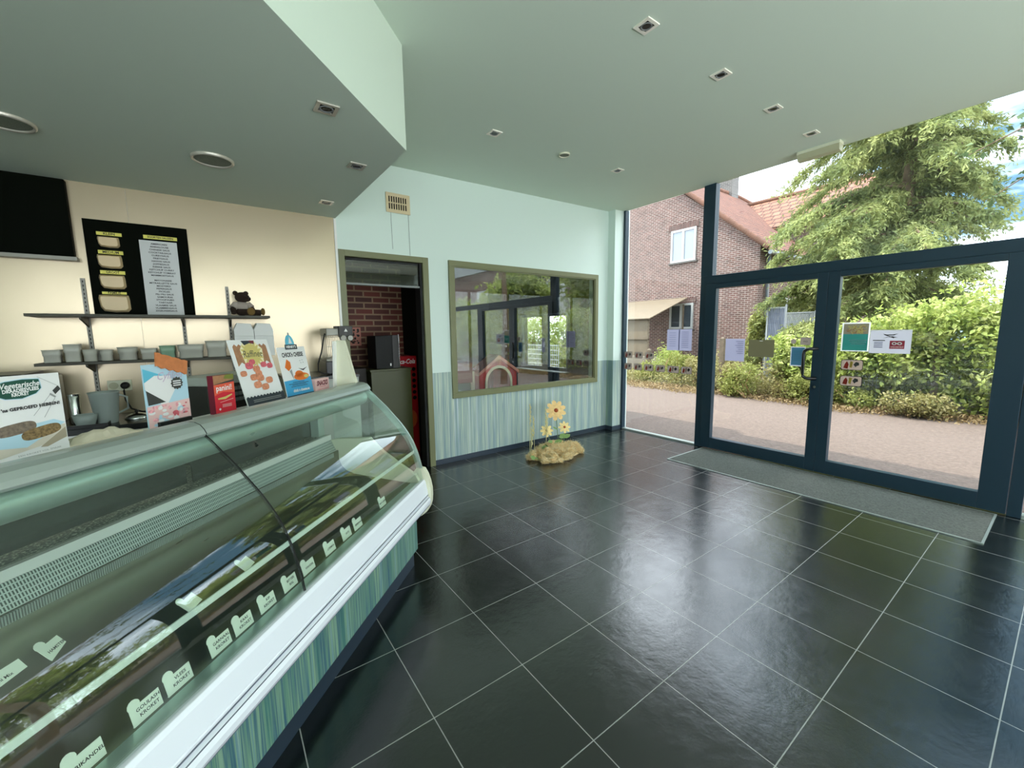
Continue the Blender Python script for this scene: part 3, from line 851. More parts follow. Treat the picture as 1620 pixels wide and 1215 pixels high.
def build_garden_structures():
    # lean-to of translucent sheeting
    t = thing('garden_lean_to', 'beige sheeting lean-to with sloping roof against the brick house', 'greenhouse', (14.0, 10.6, 0))
    x0, x1, y0, y1 = 13.5, 15.9, 9.75, 12.6
    f = MB()
    for y in (y0, y0 + 1.15, y0 + 2.3): f.box(x0, x0 + 0.05, y, y + 0.05, 0, 1.95)
    f.box(x0, x0 + 0.05, y0, y1, 1.93, 1.99); f.box(x0, x0 + 0.05, y0, y1, 1.2, 1.23); f.box(x0 + 0.05, x1 - 0.05, y0, y0 + 0.05, 0, 0.06); f.box(x1 - 0.1, x1 - 0.05, y0, y0 + 0.05, 0.06, 2.6)
    f.build('frame', M['wood_post'], t)
    s = MB(); s.box(x0 + 0.055, x0 + 0.07, y0 + 0.06, y1, 0.55, 1.92)
    s.build('front_sheet', M['tarp'], t)
    r = MB(); r.add([(x0 - 0.1, y0 - 0.1, 1.99), (x0 - 0.1, y1, 1.99), (x1, y1, 2.85), (x1, y0 - 0.1, 2.85), (x0 - 0.1, y0 - 0.1, 2.02), (x0 - 0.1, y1, 2.02), (x1, y1, 2.88), (x1, y0 - 0.1, 2.88)],
                    [(0, 1, 2, 3), (4, 7, 6, 5), (0, 4, 5, 1), (1, 5, 6, 2), (2, 6, 7, 3), (3, 7, 4, 0)])
    r.build('roof_sheet', M['tarp'], t)
    # fences
    t = thing('garden_gate', 'blue-grey close-boarded gate panel beside the ivy', 'gate', (12.6, 4.97, 0))
    b = MB()
    for i in range(9): b.box(12.58, 12.60, 4.78 + i * 0.045, 4.817 + i * 0.045, 0.1, 2.1)
    b.build('boards', M['slat_blue'], t)
    b = MB(); b.box(12.57, 12.62, 4.73, 4.775, 0, 2.2); b.box(12.57, 12.62, 5.185, 5.23, 0, 2.15); b.box(12.57, 12.62, 4.775, 5.185, 2.1, 2.14)
    b.build('frame', M['slat_white'], t)
    t = thing('slat_fence', 'pale vertical slat fence between blue-grey gate and conifer', 'fence', (12.5, 4.35, 0))
    b = MB()
    for i in range(19): b.box(12.49, 12.51, 4.065 + i * 0.034, 4.083 + i * 0.034, 0.1, 1.95)
    b.build('slats', M['slat_white'], t)
    b = MB(); b.box(12.47, 12.53, 4.03, 4.06, 0, 2.0); b.box(12.511, 12.53, 4.06, 4.715, 0.4, 0.45); b.box(12.511, 12.53, 4.06, 4.715, 1.7, 1.75); b.box(12.48, 12.53, 4.06, 4.715, 1.951, 1.975)
    b.build('rails', M['slat_white'], t)
    for (x, y, h, lb) in ((10.5, 5.36, 1.32, 'weathered wooden fence post left of the door poster stickers'), (10.6, 1.5, 1.45, 'weathered post standing in the tall hedge'), (11.0, 7.9, 0.95, 'short dark post beneath the lean-to')):
        b = MB(); b.box(x - 0.05, x + 0.05, y - 0.05, y + 0.05, -0.05, h)
        b.add([(x - 0.05, y - 0.05, h), (x + 0.05, y - 0.05, h), (x + 0.05, y + 0.05, h), (x - 0.05, y + 0.05, h), (x, y, h + 0.05)], [(0, 1, 4), (1, 2, 4), (2, 3, 4), (3, 0, 4)])
        tag(b.build('fence_post', M['wood_post'], base=(x, y, -0.05)), lb, 'post')
    t = thing('wire_fence', 'thin wire mesh fence in front of the tall hedge', 'fence', (10.35, 2.3, 0))
    b = MB()
    for i in range(12): b.tube([(10.3, 2.25 + i * 0.06, 0.1), (10.3, 2.25 + i * 0.06, 1.1)], 0.003, 4, cap=False)
    for j in range(13): b.tube([(10.3, 2.22, 0.1 + j * 0.083), (10.3, 2.95, 0.1 + j * 0.083)], 0.003, 4, cap=False)
    b.build('mesh_panel', M['zinc'], t)
    b = MB(); b.box(10.6, 10.72, -12, 3.6, -0.05, 0.28)
    tag(b.build('garden_kerb', M['conc'], base=(10.66, -4, -0.05)), 'low concrete kerb under the tall hedge', 'kerb')
    b = MB(); b.box(12.6, 12.7, 7.0, 16, -0.05, 0.62)
    tag(b.build('garden_low_wall', M['conc'], base=(12.65, 10, -0.05)), 'low pale wall in front of the lean-to', 'edging')  # a low garden wall
build_garden_structures()

def build_plants():
    # tall hedge to the right
    hb = []
    yy = [(3.25, 1.0, 1.5, 0), (2.1, 1.45, 2.1, 1), (1.1, 1.7, 2.5, 2), (0.0, 1.75, 2.6, 3), (-1.3, 1.8, 2.8, 4), (-2.8, 1.8, 2.7, 5), (-4.4, 1.9, 2.9, 6), (-6.2, 2.0, 2.7, 7), (-8.2, 2.0, 2.9, 8), (-10.3, 2.0, 3.0, 9)]
    labs = ['leafy hedge bush just right of the door meeting stiles, lowest of the row', 'hedge bush behind the white flyer on the right door', 'tall pale green hedge bush filling the middle of the right door', 'tall hedge bush at the right edge of the right door glass',
            'hedge bush hidden by the thick right door post', 'first hedge bush beyond the right door post', 'second hedge bush beyond the right door post', 'third hedge bush beyond the right door post', 'fourth hedge bush beyond the right door post', 'last hedge bush of the row, far to the right']
    for (y, rz, top, i) in yy:
        cx = 10.95
        blobs = [(0, 0, top * 0.45, 0.85, 0.95, top * 0.5)]
        rr = random.Random(i)
        for k in range(7):
            blobs.append((rr.uniform(-0.7, 0.1), rr.uniform(-0.8, 0.8), rr.uniform(0.3, top - 0.4), 0.35, 0.42, 0.42))
        shrub('hedge_bush', labs[i], 'hedge', (cx, y, -0.04), blobs, 8500 if i < 4 else 4000, 0.105, M['leaf_mid'], 'bushes of the tall hedge', 5, i)
    # weeds and low shrubs along the verge
    ws = [(10.2, 3.35, 0.85, M['leaf_lime'], 'bright lime weed clump at the foot of the left door handle'), (10.5, 4.1, 1.0, M['leaf_olive'], 'yellowish weed clump under the blue notice'),
          (10.1, 4.7, 0.95, M['leaf_lime'], 'lime weed clump under the dark notice on the left door'), (10.5, 5.2, 0.9, M['leaf_olive'], 'yellowing weed clump at the foot of the wooden post'),
          (10.6, 6.0, 1.0, M['leaf_olive'], 'yellowing weed clump right behind the dark mullion'), (11.0, 6.9, 1.05, M['leaf_lime'], 'round lime bush behind the side window stickers'),
          (10.9, 7.8, 0.75, M['leaf_lime'], 'low bush beneath the side window notice'), (11.3, 9.6, 0.45, M['leaf_lime'], 'small lime tuft in the left corner of the side window'),
          (10.3, 2.65, 0.55, M['leaf_lime'], 'small lime weed tuft in the lower left of the right door'), (10.1, 1.55, 0.35, M['leaf_olive'], 'small weed tuft at the kerb in the right door'),
          (11.8, 7.9, 1.3, M['leaf_mid'], 'bush between the lean-to and the side window notice'), (11.6, 5.9, 1.25, M['leaf_olive'], 'tall dry shrub against the brick house wall')]
    for i, (x, y, h, m, lb) in enumerate(ws):
        rr = random.Random(100 + i)
        blobs = [(0, 0, h * 0.4, 0.42, 0.45, h * 0.5)] + [(rr.uniform(-0.35, 0.3), rr.uniform(-0.42, 0.42), rr.uniform(0.12, h * 0.8), 0.22, 0.25, 0.2) for k in range(6)]
        shrub('weed_clump', lb, 'weeds', (x, y, -0.05), blobs, 3000, 0.062, m, 'weed clumps along the verge', 8, i, 0.5, M['twig'])
    t = shrub('ivy_column', 'bright green ivy climbing at the corner of the brick house', 'ivy', (13.0, 5.65, 0), [(0, 0, 1.5, 0.3, 0.24, 0.62), (0, 0.08, 0.8, 0.3, 0.25, 0.7)], 2600, 0.085, M['leaf_lime'], None, 3, 55)
    # dry grass and leaf litter strip
    n = 26000
    P = np.stack([9.75 + 0.85 * RNG.random(n) ** 0.8 + 0.15 * RNG.normal(size=n) * 0.6, RNG.uniform(-9, 12, n), -0.04 + 0.10 * RNG.random(n) ** 2], 1)
    P[:, 0] += 0.18 * np.sin(P[:, 1] * 1.7) + 0.1 * np.sin(P[:, 1] * 4.1)
    V, F = leaf_quads(P, 0.06, aspect=0.4, up_bias=0.3)
    o = npmesh('leaf_litter', V, F, M['leaf_dry'])
    tag(o, 'strip of dry grass and fallen leaves along the far edge of the road', 'leaf litter', kind='stuff')
    n = 9000
    P = np.stack([RNG.uniform(10.3, 12.2, n), RNG.uniform(2.6, 9.5, n), 0.02 + 0.28 * RNG.random(n) ** 1.5], 1)
    V, F = leaf_quads(P, 0.09, aspect=0.35, up_bias=0.2)
    o = npmesh('rough_grass', V, F, M['leaf_olive'])
    tag(o, 'rough yellow grass growing between the weed clumps and the house', 'grass', kind='stuff')

def conifer(base, H, R, nb, seed, label, dens=1.0, lean=(0, 0), z0=1.0, group=None):
    rr = np.random.default_rng(seed)
    t = thing('conifer', label, 'tree', base, 0, group)
    b = MB(); b.tube([(0, 0, -0.1), (0.1, 0.05, H * 0.3), (0.0, -0.1, H * 0.6), (0, 0, H)], 0.2, 10, r2=0.03)
    b.build('trunk', M['bark']).parent = t
    tp, td, bb = [], [], MB()
    for i in range(nb):
        h = z0 + (H - z0 - 0.3) * (i + 0.5) / nb
        a = rr.uniform(0, 2 * PI)
        L_ = R * (1 - 0.75 * (h / H) ** 1.3) * rr.uniform(0.65, 1.1) * (0.82 + 0.2 * math.sin(a))
        d = np.array([math.cos(a), math.sin(a), 0]); side = np.array([-d[1], d[0], 0])
        pts = []
        for k in range(7):
            f = k / 6
            pts.append(np.array([0, 0, h]) + d * L_ * f + np.array([0, 0, L_ * (0.14 * f - 0.55 * f * f + 0.04 * f ** 4)]))
        bb.tube([tuple(p) for p in pts], 0.045, 5, r2=0.01, cap=False)
        m = int(14 * dens * L_)
        for q in range(m):                      # hanging twigs along the bough
            f = rr.uniform(0.04, 1.0); k = min(5, int(f * 6)); g = f * 6 - k
            p = pts[k] * (1 - g) + pts[k + 1] * g
            s_ = rr.choice([-1, 1]); lw = rr.uniform(0.25, 0.75) * (0.35 + 0.5 * L_ / R)
            dirv = d * 0.55 + side * s_ * rr.uniform(0.3, 1.0) + np.array([0, 0, rr.uniform(-0.9, 0.05)])
            dirv /= np.linalg.norm(dirv)
            nn = int(14 + 16 * lw)
            u = rr.random(nn)[:, None]
            pp = p + dirv * lw * u + np.array([0, 0, -0.35]) * lw * u * u + rr.normal(size=(nn, 3)) * 0.045
            dd = dirv * 0.8 + rr.normal(size=(nn, 3)) * 0.55 + np.array([0, 0, -0.25])
            dd /= np.linalg.norm(dd, axis=1)[:, None]
            tp.append(pp); td.append(dd)
    o = bb.build('boughs', M['bark']); o.parent = t
    P = np.concatenate(tp); D = np.concatenate(td)
    V, F = leaf_quads(P, 0.125, D=D, aspect=0.26, up_bias=0.2)
    npmesh('needles', V, F, M['needle'], parent=t)
    return t
build_plants()
conifer((13.6, 2.75, 0), 12.5, 3.3, 215, 5, 'large drooping conifer rising behind the hedge across the road', 3.2, z0=1.9)
def far_trees():
    for (x, y, H, i, lb) in ((14.6, -11.2, 5.2, 0, 'dark round tree in front of the flat brick block'), (14.8, -5.2, 8, 1, 'distant round tree at the far right seen in the counter glass'), (27, -1.5, 6, 2, 'distant low tree behind the tall hedge'), (15.2, -17.0, 3.8, 3, 'broad tree behind the far right end of the hedge')):
        t = thing('round_tree', lb, 'tree', (x, y, 0))
        rr = random.Random(i)
        blobs = [(0, 0, H * 0.62, 2.2, 2.2, H * 0.33)] + [(rr.uniform(-1.6, 1.6), rr.uniform(-1.6, 1.6), rr.uniform(H * 0.4, H * 0.85), 1.1, 1.1, 1.0) for k in range(8)]
        P, d = blob_points(5000, blobs); V, F = leaf_quads(P, 0.32, aspect=0.6)
        npmesh('foliage', V, F, M['leaf_mid'], parent=t)
        b = MB(); b.tube([(0, 0, -0.1), (0.1, 0, H * 0.5)], 0.2, 8, r2=0.1); b.build('trunk', M['bark']).parent = t
far_trees()
def flat_block():
    t = thing('brick_block', 'flat-roofed brick block with white shutters, mirrored in the interior window', 'building', (21, -18, -0.05))
    b = MB(); b.box(19.5, 26, -32, -11.2, -0.05, 6.8); b.build('wall', M['brick_out'], t)
    b = MB(); b.box(19.3, 26.2, -32.2, -11.0, 6.8, 7.9); b.build('roof_band', M['slat_white'], t)
    for (a, c, z0, z1) in ((-18.6, -16.6, 2.6, 5.2), (-14.0, -12.0, 2.8, 5.2), (-23.5, -21.2, 2.6, 5.2)):
        b = MB(); b.box(19.43, 19.5, a, c, z0, z1); b.build('shutter', M['pvc'], t)
    for (x, y, h, lb) in ((9.9, 10.6, 2.3, 'near leafy bush seen through the far casement of the play room'), (9.9, 12.3, 2.4, 'far leafy bush seen through the far casement of the play room')):
        shrub('garden_bush', lb, 'bush', (x, y, -0.05), [(0, 0, h * 0.5, 0.7, 0.78, h * 0.5)], 4200, 0.10, M['leaf_mid'], None, 5, 9)
    t = thing('grid_fence', 'white grid fence seen through the far casement of the play room', 'fence', (9.0, 11.3, -0.05))
    b = MB()
    for i in range(30): b.tube([(9.0, 9.9 + i * 0.1, -0.05), (9.0, 9.9 + i * 0.1, 1.15)], 0.012, 5, cap=False)
    for j in range(8): b.tube([(9.0, 9.9, 0.02 + j * 0.155), (9.0, 12.8, 0.02 + j * 0.155)], 0.012, 5, cap=False)
    b.build('grid_panel', M['pvc'], t)
    b = MB(); b.box(8.96, 9.04, 10.6, 10.68, -0.05, 1.3); b.build('post', M['pvc'], t)
flat_block()
def near_branches():
    # leafy twigs of a street tree reaching in at the top right
    t = thing('street_tree', 'leafy dark twigs of a tree overhanging the road at the top right', 'tree', (7.3, -1.9, -0.05))
    b = MB(); b.tube([(0, 0, 0), (0.05, 0.1, 2.2), (0.0, 0.0, 4.6)], 0.12, 10, r2=0.06); b.build('trunk', M['bark']).parent = t
    w = MB(); P = []; rr = random.Random(3)
    ends = [(-0.2, 2.75, 4.75), (-0.3, 3.05, 4.2), (-0.25, 2.85, 3.5), (-0.3, 2.6, 3.0), (0.2, 2.3, 2.75), (0.6, 1.4, 3.9), (-0.5, 1.2, 4.6), (0.3, -1.5, 4.4), (-0.3, -1.2, 3.7), (0.8, 0.4, 4.9)]
    for e in ends:
        p0 = Vector((0, 0, rr.uniform(3.2, 4.5))); e = Vector(e); m = (p0 + e) / 2 + Vector((0, 0, 0.25))
        w.tube([p0, m, e], 0.022, 6, r2=0.005)
        for k in range(16):
            f = rr.uniform(0.45, 1.05); q = (p0 * (1 - f) ** 2 + m * 2 * f * (1 - f) + e * f * f) if f < 1 else e
            for j in range(5): P.append((q.x + rr.gauss(0, 0.07), q.y + rr.gauss(0, 0.07), q.z + rr.gauss(0, 0.06)))
    w.build('twigs', M['bark']).parent = t
    V, F = leaf_quads(np.array(P), 0.075, aspect=0.6); npmesh('leaves', V, F, M['needle_dark'], parent=t)
near_branches()
# ------------------------------------------------------------------ rooms behind the back wall
M['room_dark'] = mat('dim_room_wall', (26, 28, 20), 0.9, spec=0.1)  # walls coloured very dark so the rooms behind look dim
M['playred'] = mat('red_play_panel', (206, 60, 52), 0.5, noise=0.15, nscale=9)
M['playpink'] = mat('pink_play_panel', (240, 150, 130), 0.5)
M['playcream'] = mat('cream_play_panel', (246, 232, 200), 0.6, noise=0.1, nscale=6)
M['playgreen'] = mat('green_play_panel', (16, 84, 52), 0.5)
M['olive_dark'] = mat('dark_olive_laminate', (62, 66, 22), 0.4)
M['red_print'] = mat('red_printed_film', (184, 20, 30), 0.35)
M['pinkpaper'] = mat('pink_printed_paper', (206, 138, 120), 0.7)
M['blue_paint'] = mat('blue_painted_frame', (30, 84, 140), 0.5)
def build_back_rooms():
    y0 = Y0 + 0.12
    b = MB(); b.box(-3.2, 2.12, 5.5, 5.62, 0, 3.6); struct(b.build('wall_brick', M['brick_in']))
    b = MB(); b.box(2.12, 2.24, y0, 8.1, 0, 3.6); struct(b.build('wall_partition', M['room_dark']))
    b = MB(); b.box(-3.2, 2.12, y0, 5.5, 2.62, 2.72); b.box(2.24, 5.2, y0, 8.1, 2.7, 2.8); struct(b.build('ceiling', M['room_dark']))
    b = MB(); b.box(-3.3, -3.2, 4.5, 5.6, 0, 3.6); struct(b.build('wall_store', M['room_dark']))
    b = MB()
    x0, x1 = 5.2, 5.42
    b.box(x0, x1, 4.34, 5.48, 0, 3.6); b.box(x0, x1, 6.93, 8.1, 0, 3.6); b.box(x0, x1, 5.48, 6.93, 0, 0.82); b.box(x0, x1, 5.48, 6.93, 1.90, 3.6)
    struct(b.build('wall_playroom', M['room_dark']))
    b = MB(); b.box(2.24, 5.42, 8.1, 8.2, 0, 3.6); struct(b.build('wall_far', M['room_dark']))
    # its casement window
    r = sroot('window_7', (5.26, 6.2, 0.82))
    f = MB()
    for a, c in ((5.48, 5.54), (6.07, 6.235), (6.88, 6.93)): f.box(5.23, 5.30, a, c, 0.82, 1.90)
    f.box(5.23, 5.30, 5.54, 6.07, 0.82, 0.88); f.box(5.23, 5.30, 5.54, 6.07, 1.85, 1.90); f.box(5.23, 5.30, 6.235, 6.88, 0.82, 0.88); f.box(5.23, 5.30, 6.235, 6.88, 1.85, 1.90)
    f.build('window_frame', M['frame'], r, bevel=0.003)
    g = MB(); g.box(5.262, 5.268, 5.54, 6.07, 0.88, 1.85); g.box(5.262, 5.268, 6.235, 6.88, 0.88, 1.85); g.build('glass_pane', M['glass'], r)
    s = MB(); s.box(5.06, 5.23, 5.40, 6.98, 0.80, 0.818); s.build('window_sill', M['white'], r)
    h = MB(); h.box(5.215, 5.23, 6.13, 6.16, 1.30, 1.37); h.box(5.195, 5.215, 6.13, 6.155, 1.26, 1.345); h.build('window_handle', M['white'], r)
build_back_rooms()

def toy_house():
    t = thing('play_house', 'red and pink gabled play house panel with arched opening behind the interior window', 'play house', (3.28, 4.9, 0))
    y = 4.88
    out = [(2.955, 0.35), (3.60, 0.35), (3.60, 0.99), (3.28, 1.205), (2.955, 0.99)]
    def arch(r, z0):
        return [(3.28 + r * math.cos(a * PI / 14), z0 + r * math.sin(a * PI / 14)) for a in range(15)]
    b = MB()
    # wall panel around the arch, two jambs plus spandrel
    inner = [(3.28 + 0.2, 0.35)] + arch(0.2, 0.85) + [(3.28 - 0.2, 0.35)]
    left = [(2.955, 0.35), (3.08, 0.35), (3.08, 0.85), (2.955, 0.85)]
    b.prism_y(left, y, y + 0.03, 0); b.prism_y([(3.48, 0.35), (3.60, 0.35), (3.60, 0.85), (3.48, 0.85)], y, y + 0.03, 0)
    ar = arch(0.2, 0.85)
    for i in range(14):
        a, c = ar[i], ar[i + 1]
        ta = (a[0], 1.205 - abs(a[0] - 3.28) * 0.672); tc = (c[0], 1.205 - abs(c[0] - 3.28) * 0.672)
        b.prism_y([a, ta, tc, c], y, y + 0.03, 0)
    b.prism_y([(3.48, 0.85), (3.60, 0.85), (3.60, 0.99), (3.48, 1.07)], y, y + 0.03, 0); b.prism_y([(2.955, 0.85), (3.08, 0.85), (3.08, 1.07), (2.955, 0.99)], y, y + 0.03, 0)
    b.build('front_panel', M['playred'], t)
    r = MB()
    for s in (-1, 1):
        a = (3.28, 1.235); c = (3.28 + s * 0.345, 1.0)
        q = [a, c, (c[0], c[1] - 0.045), (3.28, 1.185)]
        r.prism_y(q if s > 0 else q[::-1], y - 0.03, y + 0.25)
    r.build('roof', M['playpink'], t)
    tr = MB(); o = arch(0.235, 0.85); n = arch(0.198, 0.85)
    for i in range(14): tr.prism_y([n[i], o[i], o[i + 1], n[i + 1]], y - 0.012, y - 0.001)
    tr.box(3.479, 3.515, y - 0.012, y - 0.001, 0.35, 0.85); tr.box(3.045, 3.081, y - 0.012, y - 0.001, 0.35, 0.85)
    tr.build('arch_trim', M['playcream'], t)
    sd = MB(); sd.box(2.957, 2.98, y + 0.031, y + 0.6, 0.0, 0.98); sd.box(3.577, 3.6, y + 0.031, y + 0.6, 0.0, 0.98); sd.box(2.955, 3.6, y, y + 0.03, 0.0, 0.349)
    sd.build('side_panel', M['playred'], t)
    t = thing('toy_partition', 'cream upright board left of the red play house', 'toy partition', (2.9, 4.98, 0))
    b = MB(); b.box(2.84, 2.93, 4.96, 4.99, 0, 1.02); b.build('board', M['playcream'], t, bevel=0.004)
    b = MB(); b.box(2.82, 2.95, 4.93, 5.02, 0, 0.03); b.build('foot', M['playred'], t)
    t = thing('play_cabinet', 'dark green and red play cabinet in the lower left corner of the interior window', 'cabinet', (2.6, 5.0, 0))
    b = MB(); b.box(2.36, 2.80, 4.85, 5.2, 0, 0.88); b.build('body', M['playgreen'], t, bevel=0.006)
    b = MB(); b.box(2.34, 2.82, 4.83, 5.22, 0.88, 1.16); b.build('top_box', M['playred2'], t, bevel=0.006)
M['playred2'] = mat('dark_red_play_panel', (92, 24, 20), 0.6)
toy_house()

def doorway_contents():
    t = thing('service_counter', 'dark olive laminated counter standing in the doorway', 'counter', (1.6, 4.95, 0))
    b = MB(); b.box(1.42, 1.895, 4.72, 5.25, 0.0, 1.125); b.build('body', M['olive_dark'], t, bevel=0.003)
    b = MB(); b.box(1.405, 1.90, 4.70, 5.27, 1.125, 1.15); b.build('worktop', M['olive_dark'], t, bevel=0.003)
    b = MB(); b.box(0.8, 1.404, 4.85, 5.3, 0.0, 1.16); b.build('side_section', M['dark_brown'], t)
    t = thing('dark_case', 'black upright casing with grey side standing on the olive counter', 'computer', (1.62, 4.82, 1.15))
    b = MB(); b.box(1.50, 1.70, 4.76, 5.08, 1.15, 1.535); b.build('casing', M['dark'], t, bevel=0.006)
    b = MB(); b.box(1.702, 1.775, 4.77, 5.06, 1.15, 1.54); b.build('side_panel', M['grey_dark'], t, bevel=0.004)
    b = MB(); b.box(1.777, 1.783, 4.765, 4.80, 1.15, 1.55); b.build('bright_edge', M['chrome'], t)
    b = MB(); b.rbox(1.66, 1.675, 4.757, 4.7595, 1.18, 1.21, 0.004); b.build('badge', M['white'], t)
    t = thing('drinks_cooler', 'red cooler with rows of dark can tops seen between counter and door jamb', 'cooler', (2.0, 5.25, 0))
    x0, x1, y = 1.80, 2.11, 5.05
    b = MB(); b.box(x0, x1, y, 5.45, 0, 1.27); b.build('body', M['red_print'], t, bevel=0.004)
    c = MB()
    for r_ in range(6):
        for k in range(4):
            cx, cz = x0 + 0.045 + k * 0.073, 1.10 - r_ * 0.075
            c.lathe([(0.0265, -0.006), (0.022, -0.010), (0.018, -0.006)], (cx, y, cz), 14, 0, 'y')
    c.build('can_tops', M['can_green'], t, label='rows of dark round can tops')
    s = MB(); s.text('Coca-Cola', (x0 + x1) / 2 - 0.01, 1.2, 0.085, y - 0.003, 0, width=0.28, shear=0.3, bold=0.002)
    s.build('lettering', M['white'], t)
    b = MB()
    b.ball((x0 + 0.13, y - 0.005, 0.58), 0.06, 0.008, 0.035, 0); b.ball((x0 + 0.2, y - 0.004, 0.45), 0.09, 0.007, 0.12, 1)
    b.build('printed_picture', [M['pinkpaper'], M['orange_print']], t)
    t = thing('wall_notice', 'pink printed notice pasted on the red brick wall', 'notice', (1.48, 5.497, 1.41))
    b = MB(); b.box(1.41, 1.55, 5.492, 5.498, 1.41, 1.645); b.build('sheet', M['pinkpaper'], t)
    b = MB(); rr = random.Random(4)
    for i in range(26):
        x, z = rr.uniform(1.425, 1.525), rr.uniform(1.43, 1.62); w, h = rr.uniform(0.004, 0.02), rr.uniform(0.004, 0.018)
        b.flat(circ(x, z, w, 7, h), 5.4915)
    b.build('printed_scribbles', M['dark_brown'], t)
M['dark_brown'] = mat('dark_brown', (30, 22, 12), 0.6)
M['grey_dark'] = mat('dark_grey_panel', (50, 48, 45), 0.5)
M['can_green'] = mat('dark_can_tops', (14, 24, 14), 0.3, 0.3)
M['orange_print'] = mat('orange_print', (206, 92, 40), 0.5)
doorway_contents()

# ------------------------------------------------------------------ kitchen wall: panels, shelves, boards
def menu_board():
    t = thing('menu_board', 'black menu board with bowl sizes and a white list of sauces above the upper shelf', 'menu board', (-0.405, Y0 - 0.006, 1.73))
    y = Y0 - 0.022
    b = MB(); b.box(-0.704, -0.106, y, Y0 - 0.0065, 1.728, 2.418); b.build('board', M['board_black'], t, bevel=0.002)
    s = MB(); s.box(-0.405, -0.178, y - 0.003, y - 0.0002, 1.73, 2.30); s.build('sauce_list', M['list_white'], t)
    lab = MB()
    for (x0, z0, x1, z1) in ((-0.637, 2.309, -0.499, 2.333), (-0.640, 2.175, -0.503, 2.201), (-0.643, 2.029, -0.506, 2.054), (-0.648, 1.880, -0.512, 1.898), (-0.376, 2.314, -0.173, 2.340)):
        lab = MB(); lab.box(x0, x1, y - 0.004, y - 0.001, z0, z1); lab.build('yellow_label', M['yellow'], t)
    tx = MB()
    tx.text('KLEIN', -0.568, 2.321, 0.026, y - 0.0045, bold=0.0005, width=0.062); tx.text('MEDIUM', -0.571, 2.188, 0.026, y - 0.0045, bold=0.0005, width=0.088)
    tx.text('GROOT', -0.574, 2.0415, 0.026, y - 0.0045, bold=0.0005, width=0.074); tx.text('FAMILIE', -0.58, 1.889, 0.022, y - 0.0045, bold=0.0005, width=0.07)
    tx.text('SOORTEN SAUZEN', -0.2745, 2.327, 0.02, y - 0.0045, bold=0.0006, width=0.155)
    L1 = ['AMERICAIN', 'ANDALOUSE', 'CHINESE SAUS', 'COCKTAILSAUS', 'CURRYSAUS', 'FRIETSAUS', 'HAWAI SAUS', 'JOPPIESAUS', 'KERRIE SAUS', 'KETCHUP CURRY', 'KETCHUP TOMAAT', 'MAMMOETSAUS']
    L2 = ['MAYONAISE', 'MITRAILLETTE SAUS', 'MOSTERD', 'PEPERSAUS', 'PICKLES', 'PILI PILI SAUS', 'SAMOURAI', 'STOOFVLEES', 'TARTAAR', 'VLAAMSE SAUS', 'VLAMMENSAUS', 'ZIGEUNERSAUS']
    for i, w in enumerate(L1): tx.text(w, -0.288, 2.276 - i * 0.0218, 0.0165, y - 0.0045, bold=0.0004, sx=1.15)
    for i, w in enumerate(L2): tx.text(w, -0.288, 1.998 - i * 0.0215, 0.0165, y - 0.0045, bold=0.0004, sx=1.15)
    tx.build('lettering', M['ink'], t)
    # moulded sample bowls hung on the board, seen from the side
    for (x0, x1, z0, z1) in ((-0.637, -0.515, 2.222, 2.300), (-0.652, -0.512, 2.070, 2.168), (-0.655, -0.508, 1.918, 2.022), (-0.672, -0.497, 1.745, 1.874)):
        w = x1 - x0; h = z1 - z0; xm = (x0 + x1) / 2
        pr = [(x0 + w * 0.04, z0 + h * 0.30), (x0 + w * 0.14, z0 + h * 0.07), (xm, z0), (x1 - w * 0.10, z0 + h * 0.03), (x1, z0 + h * 0.2), (x1 - w * 0.01, z1 - h * 0.25), (x1 - w * 0.04, z1), (x0 + w * 0.03, z1), (x0, z1 - h * 0.2)]
        k = MB(); yb = y - 0.0002; yf = y - 0.028
        n = len(pr); inn = [(xm + (p[0] - xm) * 0.86, (z0 + z1) / 2 + (p[1] - (z0 + z1) / 2) * 0.8) for p in pr]
        vs = [(p[0], yb, p[1]) for p in pr] + [(p[0], yf, p[1]) for p in inn]
        k.add(vs, [[i, (i + 1) % n, n + (i + 1) % n, n + i] for i in range(n)] + [[n + i for i in range(n)]], 0)
        k.build('sample_bowl', M['bowl_tan'], t, bevel=0.003)
M['rail_grey'] = mat('grey_galvanised_rail', (150, 148, 138), 0.5, 0.3)
M['board_black'] = mat('black_board', (8, 12, 6), 0.6, spec=0.03)
M['list_white'] = mat('white_list', (206, 208, 206), 0.5)
M['yellow'] = mat('yellow_label', (226, 218, 96), 0.5)
M['ink'] = mat('black_ink', (16, 16, 18), 0.6)
M['bowl_tan'] = mat('tan_bowl', (222, 196, 152), 0.4)
menu_board()

def extractor():
    t = thing('extractor_hood', 'large black extractor hood panel under the lowered ceiling at the left', 'extractor hood', (-1.4, 4.2, 2.13))
    b = MB(); b.box(-2.2, -0.76, 3.95 + 0.33, Y0 - 0.0065, 2.13, 2.66); b.build('hood_panel', M['board_black'], t, bevel=0.004)
    b = MB(); b.box(-2.2, -0.745, 4.262, Y0 - 0.0065, 2.105, 2.1295); b.build('bottom_rim', M['rail_grey'], t, label='thin grey bottom rim')
extractor()

